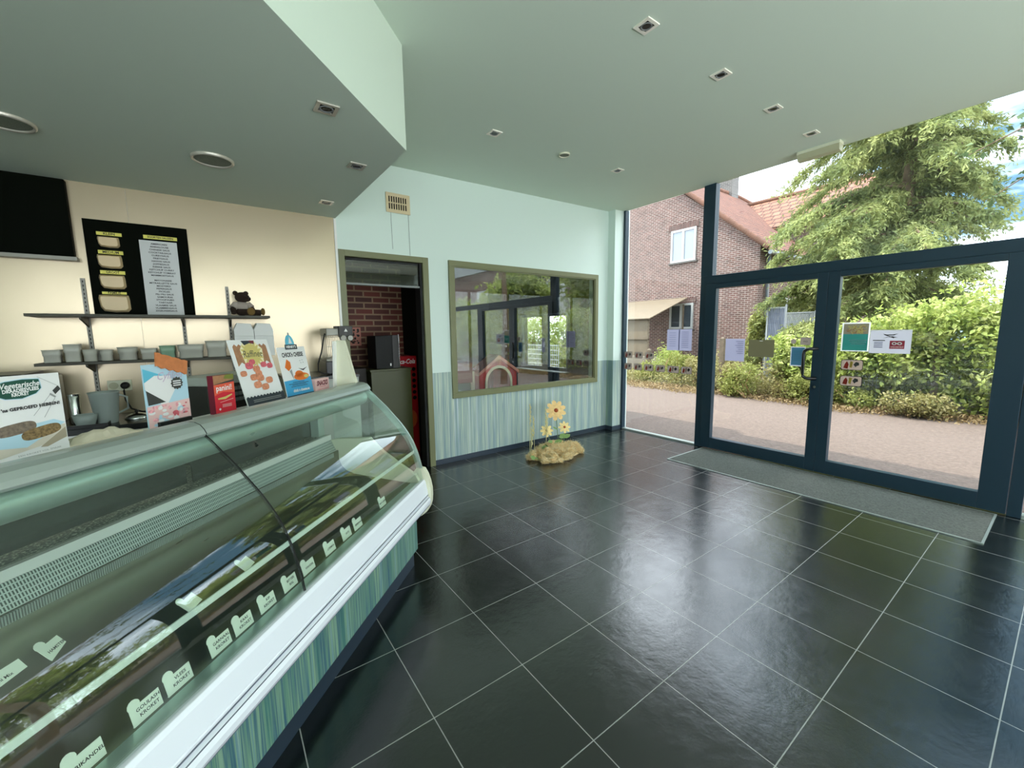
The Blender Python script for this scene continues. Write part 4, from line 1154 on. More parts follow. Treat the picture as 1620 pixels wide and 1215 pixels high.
def shelves():
    ym = Y0 - 0.0065
    for nm, x0, x1, zt, dep, lb in (('u', -1.0, 0.405, 1.722, 0.26, 'long dark wall shelf, the upper one, carrying the teddy bear'), ('l', -0.99, 0.28, 1.388, 0.26, 'long dark wall shelf, the lower one, lined with plastic bowls')):
        t = thing('wall_shelf', lb, 'shelf', ((x0 + x1) / 2, ym, zt - 0.02), 0, 'dark wall shelves')
        b = MB(); b.box(x0, x1, ym - 0.035 - dep + 0.04, ym - 0.014, zt - 0.02, zt); b.build('board', M['shelf'], t, bevel=0.002)
        for xb in (-0.745, -0.19, 0.125):
            if xb > x1: continue
            k = MB()
            k.add([(xb - 0.006, ym - 0.014, zt - 0.0205), (xb + 0.006, ym - 0.014, zt - 0.0205), (xb + 0.006, ym - 0.014, zt - 0.085), (xb - 0.006, ym - 0.014, zt - 0.085),
                   (xb - 0.006, ym - 0.23, zt - 0.0205), (xb + 0.006, ym - 0.23, zt - 0.0205), (xb + 0.006, ym - 0.23, zt - 0.034), (xb - 0.006, ym - 0.23, zt - 0.034)],
                  [(0, 3, 2, 1), (4, 5, 6, 7), (0, 1, 5, 4), (3, 7, 6, 2), (0, 4, 7, 3), (1, 2, 6, 5)])
            k.build('bracket', M['shelf'], t)
    for xb, z0, z1, lb in ((-0.745, 0.99, 1.99, 'slotted steel shelf upright at the left, beside the menu board'), (-0.19, 1.15, 1.70, 'slotted steel shelf upright in the middle, under the menu board'), (0.125, 0.99, 1.975, 'slotted steel shelf upright at the right, beside the teddy bear')):
        t = thing('shelf_upright', lb, 'shelf rail', (xb, ym, z0), 0, 'slotted shelf uprights')
        b = MB(); b.box(xb - 0.012, xb - 0.0045, ym - 0.012, ym - 0.0002, z0, z1); b.box(xb + 0.0045, xb + 0.012, ym - 0.012, ym - 0.0002, z0, z1); b.box(xb - 0.012, xb + 0.012, ym - 0.006, ym - 0.0003, z0, z1)
        b.build('rail', M['rail_grey'], t)
        s = MB(); n = int((z1 - z0) / 0.03)
        for i in range(n): s.box(xb - 0.003, xb + 0.003, ym - 0.0075, ym - 0.0061, z0 + 0.01 + i * 0.03, z0 + 0.024 + i * 0.03)
        s.build('slots', M['dark'], t)
M['shelf'] = mat('dark_green_shelf', (58, 56, 40), 0.5)
shelves()

def bowl(x, y, z, r, h, label, m=None, square=True, rim=True, n=24, taper=0.84):
    t = thing('plastic_bowl', label, 'bowl', (x, y, z), 0, 'plastic bowls on the lower shelf')
    b = MB(); nn = 32
    def ring(rr, zz):
        out = []
        for i in range(nn):
            a = 2 * PI * i / nn; e = 0.32 if square else 1.0
            c, s = math.cos(a), math.sin(a)
            out.append((x + rr * math.copysign(abs(c) ** e, c), y + rr * math.copysign(abs(s) ** e, s) * 0.85, zz))
        return out
    levels = [(r * taper, z), (r * (taper + 0.04), z + h * 0.05), (r * 0.86, z + h * 0.5), (r * 0.93, z + h * 0.53), (r * 0.97, z + h * 0.95)]
    vs = []
    for rr, zz in levels: vs += ring(rr, zz)
    inner = [(r * 0.94, z + h * 0.95), (r * 0.80, z + h * 0.5), (r * (taper - 0.03), z + h * 0.07)]
    for rr, zz in inner: vs += ring(rr, zz)
    L_ = len(levels) + len(inner)
    fs = [[j * nn + i, j * nn + (i + 1) % nn, (j + 1) * nn + (i + 1) % nn, (j + 1) * nn + i] for j in range(L_ - 1) for i in range(nn)]
    fs += [list(range(nn))[::-1], [(L_ - 1) * nn + i for i in range(nn)]]
    b.add(vs, fs, 0, True); b.build('bowl_body', m or M['bowl_grey'], t)
    k = MB(); vs = ring(r * 1.02, z + h * 0.95) + ring(r * 1.02, z + h) + ring(r * 0.93, z + h) + ring(r * 0.93, z + h * 0.95)
    k.add(vs, [[j * nn + i, j * nn + (i + 1) % nn, ((j + 1) % 4) * nn + (i + 1) % nn, ((j + 1) % 4) * nn + i] for j in range(4) for i in range(nn)], 0, True)
    k.build('rim', m or M['bowl_grey'], t)
M['bowl_grey'] = mat('translucent_grey_plastic', (200, 198, 186), 0.35)
M['bowl_green'] = mat('pale_green_plastic', (150, 184, 156), 0.35)
zs = 1.388; ysh = 4.17
bowl(-0.915, ysh, zs, 0.047, 0.088, 'leftmost squat plastic bowl on the lower shelf')
bowl(-0.815, ysh, zs, 0.044, 0.125, 'tall plastic bowl, second from the left on the lower shelf', taper=0.85)
bowl(-0.73, ysh + 0.0, zs, 0.040, 0.085, 'round ribbed plastic bowl just left of the shelf upright', square=False)
bowl(-0.645, ysh, zs, 0.036, 0.080, 'smallest plastic bowl, right of the left shelf upright', square=False)
bowl(-0.53, ysh, zs, 0.058, 0.096, 'wide round plastic bowl near the middle of the lower shelf', square=False)
bowl(-0.41, ysh, zs, 0.048, 0.082, 'low plastic bowl behind the top of the pale blue cornet card')
bowl(-0.30, ysh + 0.02, zs, 0.05, 0.10, 'pale green plastic bowl behind the terracotta card topper', M['bowl_green'])
bowl(-0.155, ysh - 0.02, zs, 0.085, 0.105, 'widest plastic bowl, right of the pale green one')
bowl(0.01, ysh + 0.01, zs, 0.072, 0.13, 'large plastic tub at the right end of the lower shelf', taper=0.85)
bowl(-0.685, 4.245, zs, 0.03, 0.078, 'small plastic bowl tucked at the wall behind the two round ones', square=False)

def bear():
    x, y, z = 0.215, 4.17, 1.722
    t = thing('teddy_bear', 'dark brown teddy bear in a pale jumper on the upper shelf', 'teddy bear', (x, y, z))
    b = MB()
    b.ball((x - 0.005, y, z + 0.055), 0.052, 0.045, 0.055)
    b.ball((x + 0.005, y - 0.012, z + 0.152), 0.052, 0.048, 0.044)
    b.ball((x + 0.038, y - 0.035, z + 0.140), 0.027, 0.028, 0.024)
    for dx, dy in ((-0.04, 0.02), (0.035, 0.03)): b.ball((x + dx, y + dy * 0.3, z + 0.188), 0.019, 0.011, 0.019)
    b.tube([(x - 0.02, y - 0.03, z + 0.03), (x + 0.02, y - 0.07, z + 0.028), (x + 0.05, y - 0.10, z + 0.026)], 0.026, 12)
    b.tube([(x + 0.02, y - 0.02, z + 0.03), (x + 0.08, y - 0.04, z + 0.027), (x + 0.125, y - 0.055, z + 0.026)], 0.025, 12)
    b.tube([(x - 0.045, y - 0.02, z + 0.085), (x - 0.068, y - 0.035, z + 0.05), (x - 0.062, y - 0.055, z + 0.022)], 0.021, 12)
    b.tube([(x + 0.045, y - 0.015, z + 0.085), (x + 0.07, y - 0.03, z + 0.055), (x + 0.075, y - 0.04, z + 0.035)], 0.019, 12)
    b.build('body', M['fur'], t)
    j = MB(); j.ball((x - 0.005, y - 0.001, z + 0.078), 0.059, 0.051, 0.045)
    j.tube([(x - 0.04, y - 0.012, z + 0.098), (x - 0.064, y - 0.03, z + 0.062)], 0.027, 12); j.tube([(x + 0.04, y - 0.01, z + 0.098), (x + 0.066, y - 0.025, z + 0.068)], 0.025, 12)
    j.build('jumper', M['knit'], t)
    p = MB(); p.ball((x + 0.053, y - 0.118, z + 0.032), 0.029, 0.012, 0.032); p.build('paw_pad', M['paw'], t); p = MB(); p.ball((x + 0.142, y - 0.064, z + 0.034), 0.016, 0.026, 0.031)
    p.build('paw_pad', M['paw'], t)
    e = MB(); e.ball((x + 0.024, y - 0.062, z + 0.162), 0.005); e.ball((x + 0.05, y - 0.046, z + 0.163), 0.005); e.ball((x + 0.053, y - 0.060, z + 0.146), 0.007); e.build('eyes_and_nose', M['ink'], t)
M['fur'] = mat('dark_brown_plush', (46, 30, 18), 0.95, bump=0.8, bscale=220)
M['knit'] = mat('pale_knit', (168, 156, 146), 0.9, bump=0.6, bscale=180)
M['paw'] = mat('tan_plush', (112, 88, 44), 0.9, bump=0.4, bscale=200)
bear()

def foam_stack(x, n, label):
    y = 4.15; z = 1.388
    t = thing('foam_box_stack', label, 'foam boxes', (x, y, z), 0, 'stacks of white foam boxes under the upper shelf')
    # a nested stack standing on its side: hinged lids seen end-on
    b = MB(); w = 0.068
    pr = [(x - w, z), (x + w, z), (x + w * 1.0, z + 0.205), (x + w * 0.72, z + 0.262), (x - w * 0.62, z + 0.268), (x - w * 1.0, z + 0.21)]
    b.prism_y(pr, y - 0.11, y + 0.12); b.build('outer_box', M['foam'], t, bevel=0.004)
    k = MB()
    for i in range(6):
        q = [(p[0] * 1.0 + (p[0] - x) * 0.03, p[1]) for p in pr[1:]]
        k.tube([(x + w * 1.01, y - 0.10 + i * 0.036, z + 0.205), (x + w * 0.73, y - 0.10 + i * 0.036, z + 0.263), (x - w * 0.63, y - 0.10 + i * 0.036, z + 0.269), (x - w * 1.01, y - 0.10 + i * 0.036, z + 0.212)], 0.003, 6)
    k.build('lid_edges', M['foam'], t)
    k = MB(); k.tube([(x - w * 0.98, y - 0.112, z + 0.17), (x + w * 0.98, y - 0.112, z + 0.165)], 0.003, 6); k.build('hinge_seam', M['foam'], t)
M['foam'] = mat('white_foam', (232, 232, 228), 0.6)
foam_stack(0.205, 6, 'white foam box stack directly right of the shelf upright, behind the tall white card')
foam_stack(0.345, 6, 'white foam box stack at the far right end of the lower shelf')

def socket_and_cable():
    y = Y0 - 0.0065
    t = thing('wall_socket', 'double wall socket with one black plug on the steel kitchen wall', 'socket', (-0.62, y, 1.146))
    b = MB(); b.box(-0.69, -0.551, y - 0.012, y - 0.0002, 1.146, 1.228); b.build('cover_plate', M['cream'], t, bevel=0.003)
    b = MB()
    for cx in (-0.655, -0.588): b.lathe([(0.027, -0.0165), (0.027, -0.0122)], (cx, y, 1.187), 20, 0, 'y')
    b.build('socket_face', M['beige'], t)
    b = MB(); b.lathe([(0.012, -0.06), (0.026, -0.045), (0.026, -0.017)], (-0.588, y, 1.187), 18, 0, 'y')
    b.tube([(-0.588, y - 0.055, 1.185), (-0.592, y - 0.075, 1.15), (-0.59, y - 0.07, 1.08), (-0.56, y - 0.09, 1.01), (-0.50, y - 0.12, 0.985), (-0.44, y - 0.16, 0.983)], 0.006, 8)
    tag(b.build('power_cable', M['rubber'], base=(-0.588, y, 1.0)), 'black plug and cable dropping from the wall socket to the dark worktop', 'cable')
socket_and_cable()

def back_worktop():
    t = thing('back_counter', 'steel kitchen counter with a black worktop along the wall below the shelves', 'counter', (-1.0, 4.0, 0))
    b = MB(); b.box(-3.1, 0.44, 3.78, 4.335, 0.0, 0.93); b.build('cabinet', M['steel'], t, bevel=0.004)
    b = MB(); b.box(-3.1, 0.445, 3.74, 4.337, 0.93, 0.972); b.build('worktop', M['blackstone'], t, bevel=0.004)
    t = thing('tall_unit', 'black-topped kitchen unit under the rotating grill', 'kitchen unit', (0.72, 4.05, 0))
    b = MB(); b.box(0.45, 1.02, 3.76, 4.33, 0.0, 1.18); b.build('cabinet', M['grey_case'], t, bevel=0.004)
    b = MB(); b.box(0.448, 1.024, 3.74, 4.335, 1.18, 1.205); b.build('worktop', M['blackstone'], t, bevel=0.003)
M['blackstone'] = mat('black_worktop', (16, 18, 18), 0.25)
M['grey_case'] = mat('pale_grey_enamel', (180, 184, 176), 0.45)
back_worktop()

def worktop_items():
    z = 0.972
    # frosted measuring jug
    t = thing('measuring_jug', 'tall frosted plastic jug on the black kitchen worktop', 'jug', (-0.645, 3.90, z))
    b = MB(); b.lathe([(0.055, 0.0), (0.058, 0.01), (0.078, 0.205), (0.083, 0.213), (0.079, 0.216), (0.074, 0.205), (0.052, 0.012)], (-0.645, 3.90, z), 28, cap=True)
    b.build('jug_body', M['frost'], t)
    b = MB(); b.tube([(-0.57, 3.90, z + 0.19), (-0.53, 3.89, z + 0.17), (-0.53, 3.89, z + 0.09), (-0.585, 3.90, z + 0.06)], 0.007, 8); b.build('handle', M['frost'], t)
    t = thing('steel_cylinder', 'narrow upright steel cylinder left of the small glass bowl', 'container', (-0.80, 3.95, z))
    b = MB(); b.lathe([(0.030, 0.0), (0.030, 0.20), (0.026, 0.205)], (-0.80, 3.95, z), 20); b.build('body', M['chrome'], t)
    b = MB(); b.lathe([(0.032, 0.197), (0.032, 0.209)], (-0.80, 3.95, z), 20, cap=True); b.build('rim', M['chrome'], t)
    t = thing('glass_bowl', 'small clear glass bowl standing on a black tray', 'bowl', (-0.735, 3.82, z + 0.012))
    b = MB(); b.lathe([(0.045, 0.0), (0.055, 0.03), (0.062, 0.068), (0.059, 0.068), (0.05, 0.03), (0.04, 0.006)], (-0.735, 3.82, z + 0.012), 26, cap=True); b.build('bowl', M['frost'], t)
    b = MB(); b.rbox(0, 1, 0, 1, 0, 1, 0.1)
    b = MB(); b.box(-0.86, -0.62, 3.75, 3.88, z, z + 0.006); b.box(-0.86, -0.62, 3.75, 3.756, z + 0.006, z + 0.02); b.box(-0.86, -0.854, 3.756, 3.88, z + 0.006, z + 0.02); b.box(-0.626, -0.62, 3.756, 3.88, z + 0.006, z + 0.02)
    tag(b.build('black_tray', M['black'], base=(-0.74, 3.81, z)), 'flat black tray under the small glass bowl', 'tray')
    t = thing('serving_cloche', 'shiny domed steel cloche on the black worktop beside the cable', 'cloche', (-0.50, 3.98, z))
    b = MB(); b.lathe([(0.07, 0.0), (0.072, 0.006), (0.058, 0.024), (0.03, 0.036), (0.002, 0.04)], (-0.50, 3.98, z), 28); b.build('dome', M['chrome'], t)
    b = MB(); b.ball((-0.50, 3.98, z + 0.05), 0.012); b.build('knob', M['black'], t)
    # vertical rotating grill
    t = thing('rotating_grill', 'steel vertical rotating grill with round knobs and a wire cage on the tall unit', 'grill', (0.9, 4.0, 1.205))
    z = 1.205
    b = MB(); b.box(0.78, 1.00, 3.88, 4.16, z, z + 0.115); b.build('base', M['black'], t, bevel=0.006)
    b = MB(); b.box(0.79, 0.99, 3.89, 4.15, z + 0.1155, z + 0.135); b.build('drip_tray', M['rail_grey'], t, bevel=0.003)
    b = MB(); b.box(0.80, 0.965, 3.885, 4.14, z + 0.34, z + 0.405); b.build('top_housing', M['rail_grey'], t, bevel=0.008)
    b = MB(); b.box(0.90, 1.02, 3.862, 3.8845, z + 0.325, z + 0.425); b.box(0.88, 1.02, 3.885, 3.97, z + 0.406, z + 0.425); b.build('control_box', M['grey_dark'], t, bevel=0.004)
    b = MB(); b.prism_y([(0.945, z + 0.375), (0.975, z + 0.375), (0.96, z + 0.402)], 3.8595, 3.8618); b.build('warning_triangle', M['white'], t)
    b = MB()
    for cx in (0.93, 0.99): b.lathe([(0.022, -0.03), (0.026, -0.022), (0.026, 0.0)], (cx, 3.8845 - 0.024, z + 0.318), 20, 0, 'y')
    b.build('knob', M['rail_grey'], t)
    b = MB()
    for i in range(9): b.tube([(0.80 + i * 0.014, 3.90, z + 0.14), (0.80 + i * 0.014, 3.90, z + 0.34)], 0.0025, 6)
    for q in (0.15, 0.245, 0.33): b.tube([(0.795, 3.897, z + q), (0.92, 3.897, z + q)], 0.003, 6)
    for i in range(6): b.tube([(0.80, 3.90 + i * 0.04, z + 0.14), (0.80, 3.90 + i * 0.04, z + 0.34)], 0.0025, 6)
    b.build('wire_cage', M['rail_grey'], t)
    b = MB(); b.tube([(0.795, 3.92, z + 0.36), (0.775, 3.90, z + 0.30), (0.755, 3.90, z + 0.2), (0.72, 3.89, z + 0.1), (0.715, 3.88, z + 0.03), (0.76, 3.87, z + 0.01), (0.80, 3.875, z + 0.008)], 0.006, 8)
    b.build('cable', M['rubber'], t)
M['frost'] = mat('frosted_plastic', (172, 182, 178), 0.3)
worktop_items()
def fryer():
    t = thing('deep_fryer', 'steel fryer with a black lid behind the large croquette card', 'fryer', (-1.25, 4.05, 0.972))
    b = MB(); b.box(-1.62, -0.90, 3.86, 4.25, 0.972, 1.30); b.build('body', M['steel'], t, bevel=0.006)
    b = MB(); b.box(-1.64, -0.985, 3.84, 4.24, 1.3005, 1.335); b.build('lid', M['black'], t, bevel=0.006)
    b = MB(); b.tube([(-1.5, 3.84, 1.318), (-1.5, 3.80, 1.318), (-1.2, 3.80, 1.318), (-1.2, 3.84, 1.318)], 0.008, 8); b.build('lid_handle', M['chrome'], t)
fryer()
def straw_flowers():
    t = thing('flower_decoration', 'fabric sunflowers and dried reeds in a straw bed by the striped wall', 'flower decoration', (3.35, 3.85, 0))
    P0 = Vector((3.35, 3.85, 0))
    rr = random.Random(3); cl = []
    for k in range(75):
        a = rr.uniform(0, 2 * PI); r = rr.random() ** 0.5
        x, y = 0.07 + 0.44 * r * math.cos(a), -0.04 + 0.27 * r * math.sin(a) + 0.10 * r * math.cos(a)
        h = 0.10 * (1 - r * r) ** 0.5
        q = rr.uniform(0.035, 0.06)
        cl.append((x, y, max(0.5 * q, h * rr.uniform(0.5, 1.15)), q, q, q * 0.8))
    Pp, dd = blob_points(42000, cl, 0.55)
    Pp[:, 2] = np.maximum(Pp[:, 2], 0.006)
    D = RNG.normal(size=(len(Pp), 3)); D[:, 2] *= 0.6; D /= np.linalg.norm(D, axis=1)[:, None]
    V, F = leaf_quads(Pp, 0.046, D=D, aspect=0.075, up_bias=0.2, jitter=0.6)
    P2, d2 = blob_points(2600, cl, 0.9); P2[:, 2] = np.maximum(P2[:, 2], 0.008)
    D2 = RNG.normal(size=(len(P2), 3)); D2[:, 2] *= 0.5; D2 /= np.linalg.norm(D2, axis=1)[:, None]
    V2, F2 = leaf_quads(P2, 0.085, D=D2, aspect=0.035, up_bias=0.2, jitter=0.5)
    V2[:, 2] = np.maximum(V2[:, 2], 0.003); V[:, 2] = np.maximum(V[:, 2], 0.003)
    npmesh('straw', np.concatenate([V, V2]), np.concatenate([F, F2 + len(V)]), M['straw'], parent=t)
    c = MB()
    for (x, y, z, a, b_, h) in cl: c.ball((3.35 + x, 3.85 + y, z), a * 0.62, b_ * 0.62, h * 0.6, 0, 10, 7)
    c.ball((3.42, 3.81, 0.0), 0.40, 0.22, 0.03, 0, 20, 8)
    c.v = [(v[0], v[1], max(v[2], 0.001)) for v in c.v]
    c.build('straw_core', M['straw_core'], t)
    def flower(x, y, z, R, tilt, petals, mp, seed):
        rr = random.Random(seed)
        f = MB(); k = MB()
        n = Vector((-0.45, -0.8, tilt)).normalized(); u = n.cross(Vector((0, 0, 1))).normalized(); v = u.cross(n)
        c0 = Vector((x, y, z))
        for ring_, (rad, ph, off) in enumerate(((R, 0, 0), (R * 0.55, 0.5, 0.006))):
            for i in range(petals):
                a = 2 * PI * (i + ph) / petals; d = u * math.cos(a) + v * math.sin(a); s = d.cross(n)
                w = rad * 0.235
                pts = [c0 + d * rad * 0.16 + n * off, c0 + d * rad * 0.5 + s * w + n * (off + 0.006), c0 + d * rad * 0.85 + s * w * 0.8 + n * (off + 0.004), c0 + d * rad + n * off,
                       c0 + d * rad * 0.85 - s * w * 0.8 + n * (off + 0.004), c0 + d * rad * 0.5 - s * w + n * (off + 0.006)]
                pts2 = [p - n * 0.0015 for p in pts]
                f.add(pts + pts2, [(0, 1, 2, 3, 4, 5), (11, 10, 9, 8, 7, 6)] + [[q, (q + 1) % 6, 6 + (q + 1) % 6, 6 + q][::-1] for q in range(6)], 0)
        f.build('flower_head', mp, t)
        q = (n.to_track_quat('Z', 'Y'))
        k.ball(c0 + n * 0.008, R * 0.2, R * 0.2, R * 0.10, 0, 14, 8, q); k.build('flower_centre', M['flower_brown'], t)
        return c0
    cs = [flower(3.53, 3.93, 0.535, 0.14, 0.35, 9, M['petal'], 1), flower(3.37, 3.93, 0.29, 0.088, 0.45, 8, M['petal2'], 2), flower(3.68, 3.93, 0.29, 0.085, 0.45, 8, M['petal2'], 3)]
    for c0, bs in zip(cs, ((3.55, 3.9), (3.42, 3.85), (3.62, 3.88))):
        b = MB(); b.tube([(c0.x + 0.005, c0.y + 0.008, c0.z - 0.01), ((c0.x + bs[0]) / 2 + 0.01, (c0.y + bs[1]) / 2 + 0.01, c0.z * 0.5), (bs[0], bs[1], 0.05)], 0.005, 7); b.build('stem', M['stem_green'], t)
    lv = [((3.53, 3.9, 0.30), (-0.10, -0.03, 0.03)), ((3.56, 3.9, 0.20), (0.09, -0.02, 0.01)), ((3.40, 3.86, 0.17), (-0.09, -0.04, 0.0)), ((3.42, 3.85, 0.13), (0.11, -0.04, 0.04)), ((3.60, 3.88, 0.17), (0.12, -0.02, 0.03)), ((3.60, 3.87, 0.19), (-0.09, -0.03, 0.0)),
          ((3.30, 3.84, 0.13), (-0.11, -0.04, -0.04)), ((3.28, 3.82, 0.12), (-0.06, -0.06, 0.05)), ((3.02, 3.76, 0.07), (-0.08, -0.07, -0.02)), ((3.02, 3.75, 0.05), (0.05, -0.12, -0.015))]
    for p, d in lv:
        p = Vector(p); d = Vector(d); L_ = d.length; s = d.cross(Vector((0.2, -0.5, 1))).normalized() * L_ * 0.28; nn = Vector((0, 0, 0.006))
        b = MB(); ps = [p, p + d * 0.35 + s, p + d * 0.75 + s * 0.9, p + d, p + d * 0.75 - s * 0.9, p + d * 0.35 - s]
        b.add(ps + [q - nn * 0.3 for q in ps], [(0, 1, 2, 3, 4, 5), (11, 10, 9, 8, 7, 6)] + [[q, (q + 1) % 6, 6 + (q + 1) % 6, 6 + q][::-1] for q in range(6)])
        b.build('leaf', M['leaf_fabric'], t)
    rr = random.Random(8)
    for (x, y, z0, z1) in ((3.0, 3.80, 0.15, 0.70), (3.04, 3.79, 0.12, 0.55), (3.02, 3.80, 0.10, 0.42), (3.33, 3.9, 0.2, 0.60), (3.35, 3.9, 0.2, 0.5)):
        b = MB(); b.tube([(x + rr.uniform(-0.02, 0.02), y, 0.03), (x, y, z1)], 0.0025, 6)
        for i in range(9):
            z = z1 - 0.02 - i * 0.027; s = 1 if i % 2 else -1
            b.ball((x + s * 0.007, y - 0.003, z), 0.006, 0.006, 0.024, 0, 8, 6)
        b.build('dried_reed', M['reed'], t)
M['straw'] = mat_leaf('pale_straw', (246, 214, 150), (255, 236, 186), (255, 248, 222), 30.0, 0.3, 0.7)
M['straw_core'] = mat('straw_core', (232, 202, 148), 0.9, noise=0.3, nscale=40, bump=1.0, bscale=120)
M['petal'] = mat('apricot_petal', (246, 206, 138), 0.7, noise=0.12, nscale=25)
M['petal2'] = mat('yellow_petal', (248, 220, 150), 0.7, noise=0.12, nscale=25)
M['flower_brown'] = mat('rust_flower_centre', (168, 78, 34), 0.8, bump=0.8, bscale=200)
M['stem_green'] = mat('green_stem', (108, 132, 96), 0.6)
M['leaf_fabric'] = mat('fabric_leaf', (122, 152, 84), 0.7)
M['reed'] = mat('dried_reed', (212, 204, 150), 0.8)
straw_flowers()
# ------------------------------------------------------------------ refrigerated counter (frame: x along it, y = away from the customer)
RZ = PI / 4
S0, S1 = -0.25, 2.445
def case_profile():
    raw = [(1.352, 1.2), (1.318, 1.172), (1.276, 1.131), (1.230, 1.088), (1.193, 1.046), (1.128, 0.972), (1.07, 0.886), (1.031, 0.796), (1.002, 0.684), (0.990, 0.615)]
    out = []
    for i in range(len(raw) - 1):
        p0, p1, p2, p3 = raw[max(i - 1, 0)], raw[i], raw[i + 1], raw[min(i + 2, len(raw) - 1)]
        for k in range(3):
            t = k / 3
            out.append(tuple(0.5 * (2 * p1[j] + (p2[j] - p0[j]) * t + (2 * p0[j] - 5 * p1[j] + 4 * p2[j] - p3[j]) * t * t + (3 * p1[j] - p0[j] - 3 * p2[j] + p3[j]) * t ** 3) for j in (0, 1)))
    out.append(raw[-1])
    return out
def build_case():
    t = thing('display_counter', 'long refrigerated display counter with curved glass front and striped base', 'display counter', (1.1, 1.3, 0), RZ)
    b = MB(); b.box(S0, 2.452, 1.085, 1.62, 0.0, 0.118); b.build('plinth', M['skirt'], t)
    b = MB(); b.box(S0, 2.46, 1.058, 1.60, 0.1185, 0.50); b.build('base_panel', M['stripe_case'], t, label='striped base panel')
    # aluminium front profile
    pr = [(1.055, 0.345), (1.030, 0.349), (0.982, 0.405), (0.966, 0.424), (0.964, 0.428), (0.973, 0.430), (0.973, 0.434), (0.951, 0.442), (0.9425, 0.460), (0.9425, 0.480), (0.951, 0.497), (0.972, 0.504), (0.972, 0.509), (0.958, 0.513), (0.957, 0.522), (0.961, 0.524), (0.959, 0.528), (0.972, 0.600), (0.980, 0.613), (1.0, 0.613), (1.0575, 0.50)]
    b = MB(); b.prism_x(pr[::-1], S0, S1 - 0.012); b.build('front_profile', M['whitealu'], t, bevel=0.0015, label='white moulded front profile')
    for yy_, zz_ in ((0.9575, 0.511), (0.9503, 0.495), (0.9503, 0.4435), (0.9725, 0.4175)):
        b = MB(); b.box(S0, S1 - 0.013, yy_ - 0.0012, yy_ + 0.002, zz_ - 0.0016, zz_ + 0.0016); b.build('groove_shade_strip', M['groove'], t)  # grey strips standing in for the shade inside the profile's grooves
    # cream end cap bulging past the profile
    e = [(1.058, 0.34), (1.008, 0.366), (0.975, 0.392), (0.955, 0.425), (0.944, 0.46), (0.940, 0.50), (0.941, 0.55), (0.950, 0.60), (0.965, 0.645), (0.985, 0.682), (1.03, 0.69), (1.10, 0.60), (1.10, 0.34)]
    b = MB(); b.prism_x(e[::-1], S1 - 0.010, S1 + 0.032); b.build('end_cap', M['cream'], t, bevel=0.008)
    # curved panes
    P = case_profile(); nrm = []
    for i in range(len(P)):
        a, c = P[max(i - 1, 0)], P[min(i + 1, len(P) - 1)]
        d = Vector((c[0] - a[0], c[1] - a[1])).normalized(); nrm.append((-d.y * -1, d.x * -1))
    Q = [(p[0] + 0.006 * (1 if True else 0), p[1] - 0.002) for p in P]
    for s0, s1 in ((S0, 0.0645), (0.0685, 1.2645), (1.2685, S1 - 0.012)):
        b = MB(); b.prism_x(P + Q[::-1], s0, s1, 0, True); b.build('curved_pane', M['glass_case'], t)
    for s in (0.0645, 1.2645):
        b = MB(); b.prism_x([(p[0] - 0.001, p[1] + 0.001) for p in P] + [(p[0] + 0.007, p[1] - 0.003) for p in P][::-1], s + 0.0001, s + 0.0039); b.build('pane_seal', M['rubber'], t)
    # end pane with bright frame
    R = [(1.60, 0.64), (1.60, 1.19)]
    b = MB(); b.prism_x([(p[0] + 0.008, p[1] - 0.003) for p in P] + [(1.05, 0.64)] + R, S1 - 0.008, S1 - 0.002); b.build('end_pane', M['glass_case'], t)
    b = MB(); b.prism_x([(p[0] - 0.004, p[1] + 0.004) for p in P] + [(p[0] + 0.030, p[1] - 0.022) for p in P][::-1], S1 - 0.0015, S1 + 0.010); b.build('end_frame', M['alu_green'], t, bevel=0.002)
    # top cover, lamp housing under it
    cv = [(1.54, 1.214), (1.50, 1.226), (1.45, 1.239), (1.41, 1.243), (1.385, 1.241), (1.362, 1.232), (1.346, 1.215), (1.338, 1.200), (1.345, 1.190), (1.37, 1.196), (1.54, 1.190)]
    b = MB(); b.prism_x(cv, S0, 1.2645, 0, False); b.build('top_cover', M['alu'], t, bevel=0.0015)
    b = MB(); b.prism_x(cv, 1.2685, S1 + 0.03, 0, False); b.build('top_cover', M['alu'], t, bevel=0.0015)
    b = MB(); b.prism_x([(p[0], p[1]) for p in cv], 1.2647, 1.2683); b.build('cover_seal', M['rubber'], t)
    lh = [(1.385 + 0.046 * math.cos(a), 1.150 + 0.046 * math.sin(a)) for a in [PI * 2 * i / 20 for i in range(20)]]
    b = MB(); b.prism_x(lh, S0, S1 - 0.02, 0, True); b.build('lamp_housing', M['alu_green'], t, label='satin rounded lamp housing under the cover')
    b = MB(); b.box(S0, S1, 1.545, 1.64, 1.18, 1.206); b.build('rear_ledge', M['white'], t, bevel=0.002)
    b = MB(); b.box(S0, S1, 1.55, 1.60, 0.905, 1.18); 
    # sliding rear doors
    for i, (a, c) in enumerate(((S0, 0.6), (0.62, 1.5), (1.52, 2.38))):
        d = MB(); d.box(a, c, 1.70 + 0.012 * (i % 2), 1.708 + 0.012 * (i % 2), 0.906, 1.178); d.build('rear_door', M['dark_door'], t)
    # granite shelf behind the well
    b = MB(); b.box(S0, 2.40, 1.625, 2.02, 0.862, 0.898); b.build('granite_shelf', M['granite'], t, bevel=0.003)
    b = MB(); b.box(S0, 2.41, 1.604, 1.6245, 0.868, 0.902); b.build('shelf_edge_strip', M['white'], t, label='pale strip along the granite')
    b = MB(); b.prism_x([(1.615, 0.8675), (1.600, 0.8675), (1.565, 0.795), (1.59, 0.79)], S0, 2.40); b.build('air_grille', M['grille_comb'], t)
    b = MB(); b.box(S0, 2.40, 1.6246, 1.645, 0.8984, 0.8992); b.build('granite_edge', M['granite_light'], t, label='paler speckled front edge of the granite')
    n = 100
    k = MB()
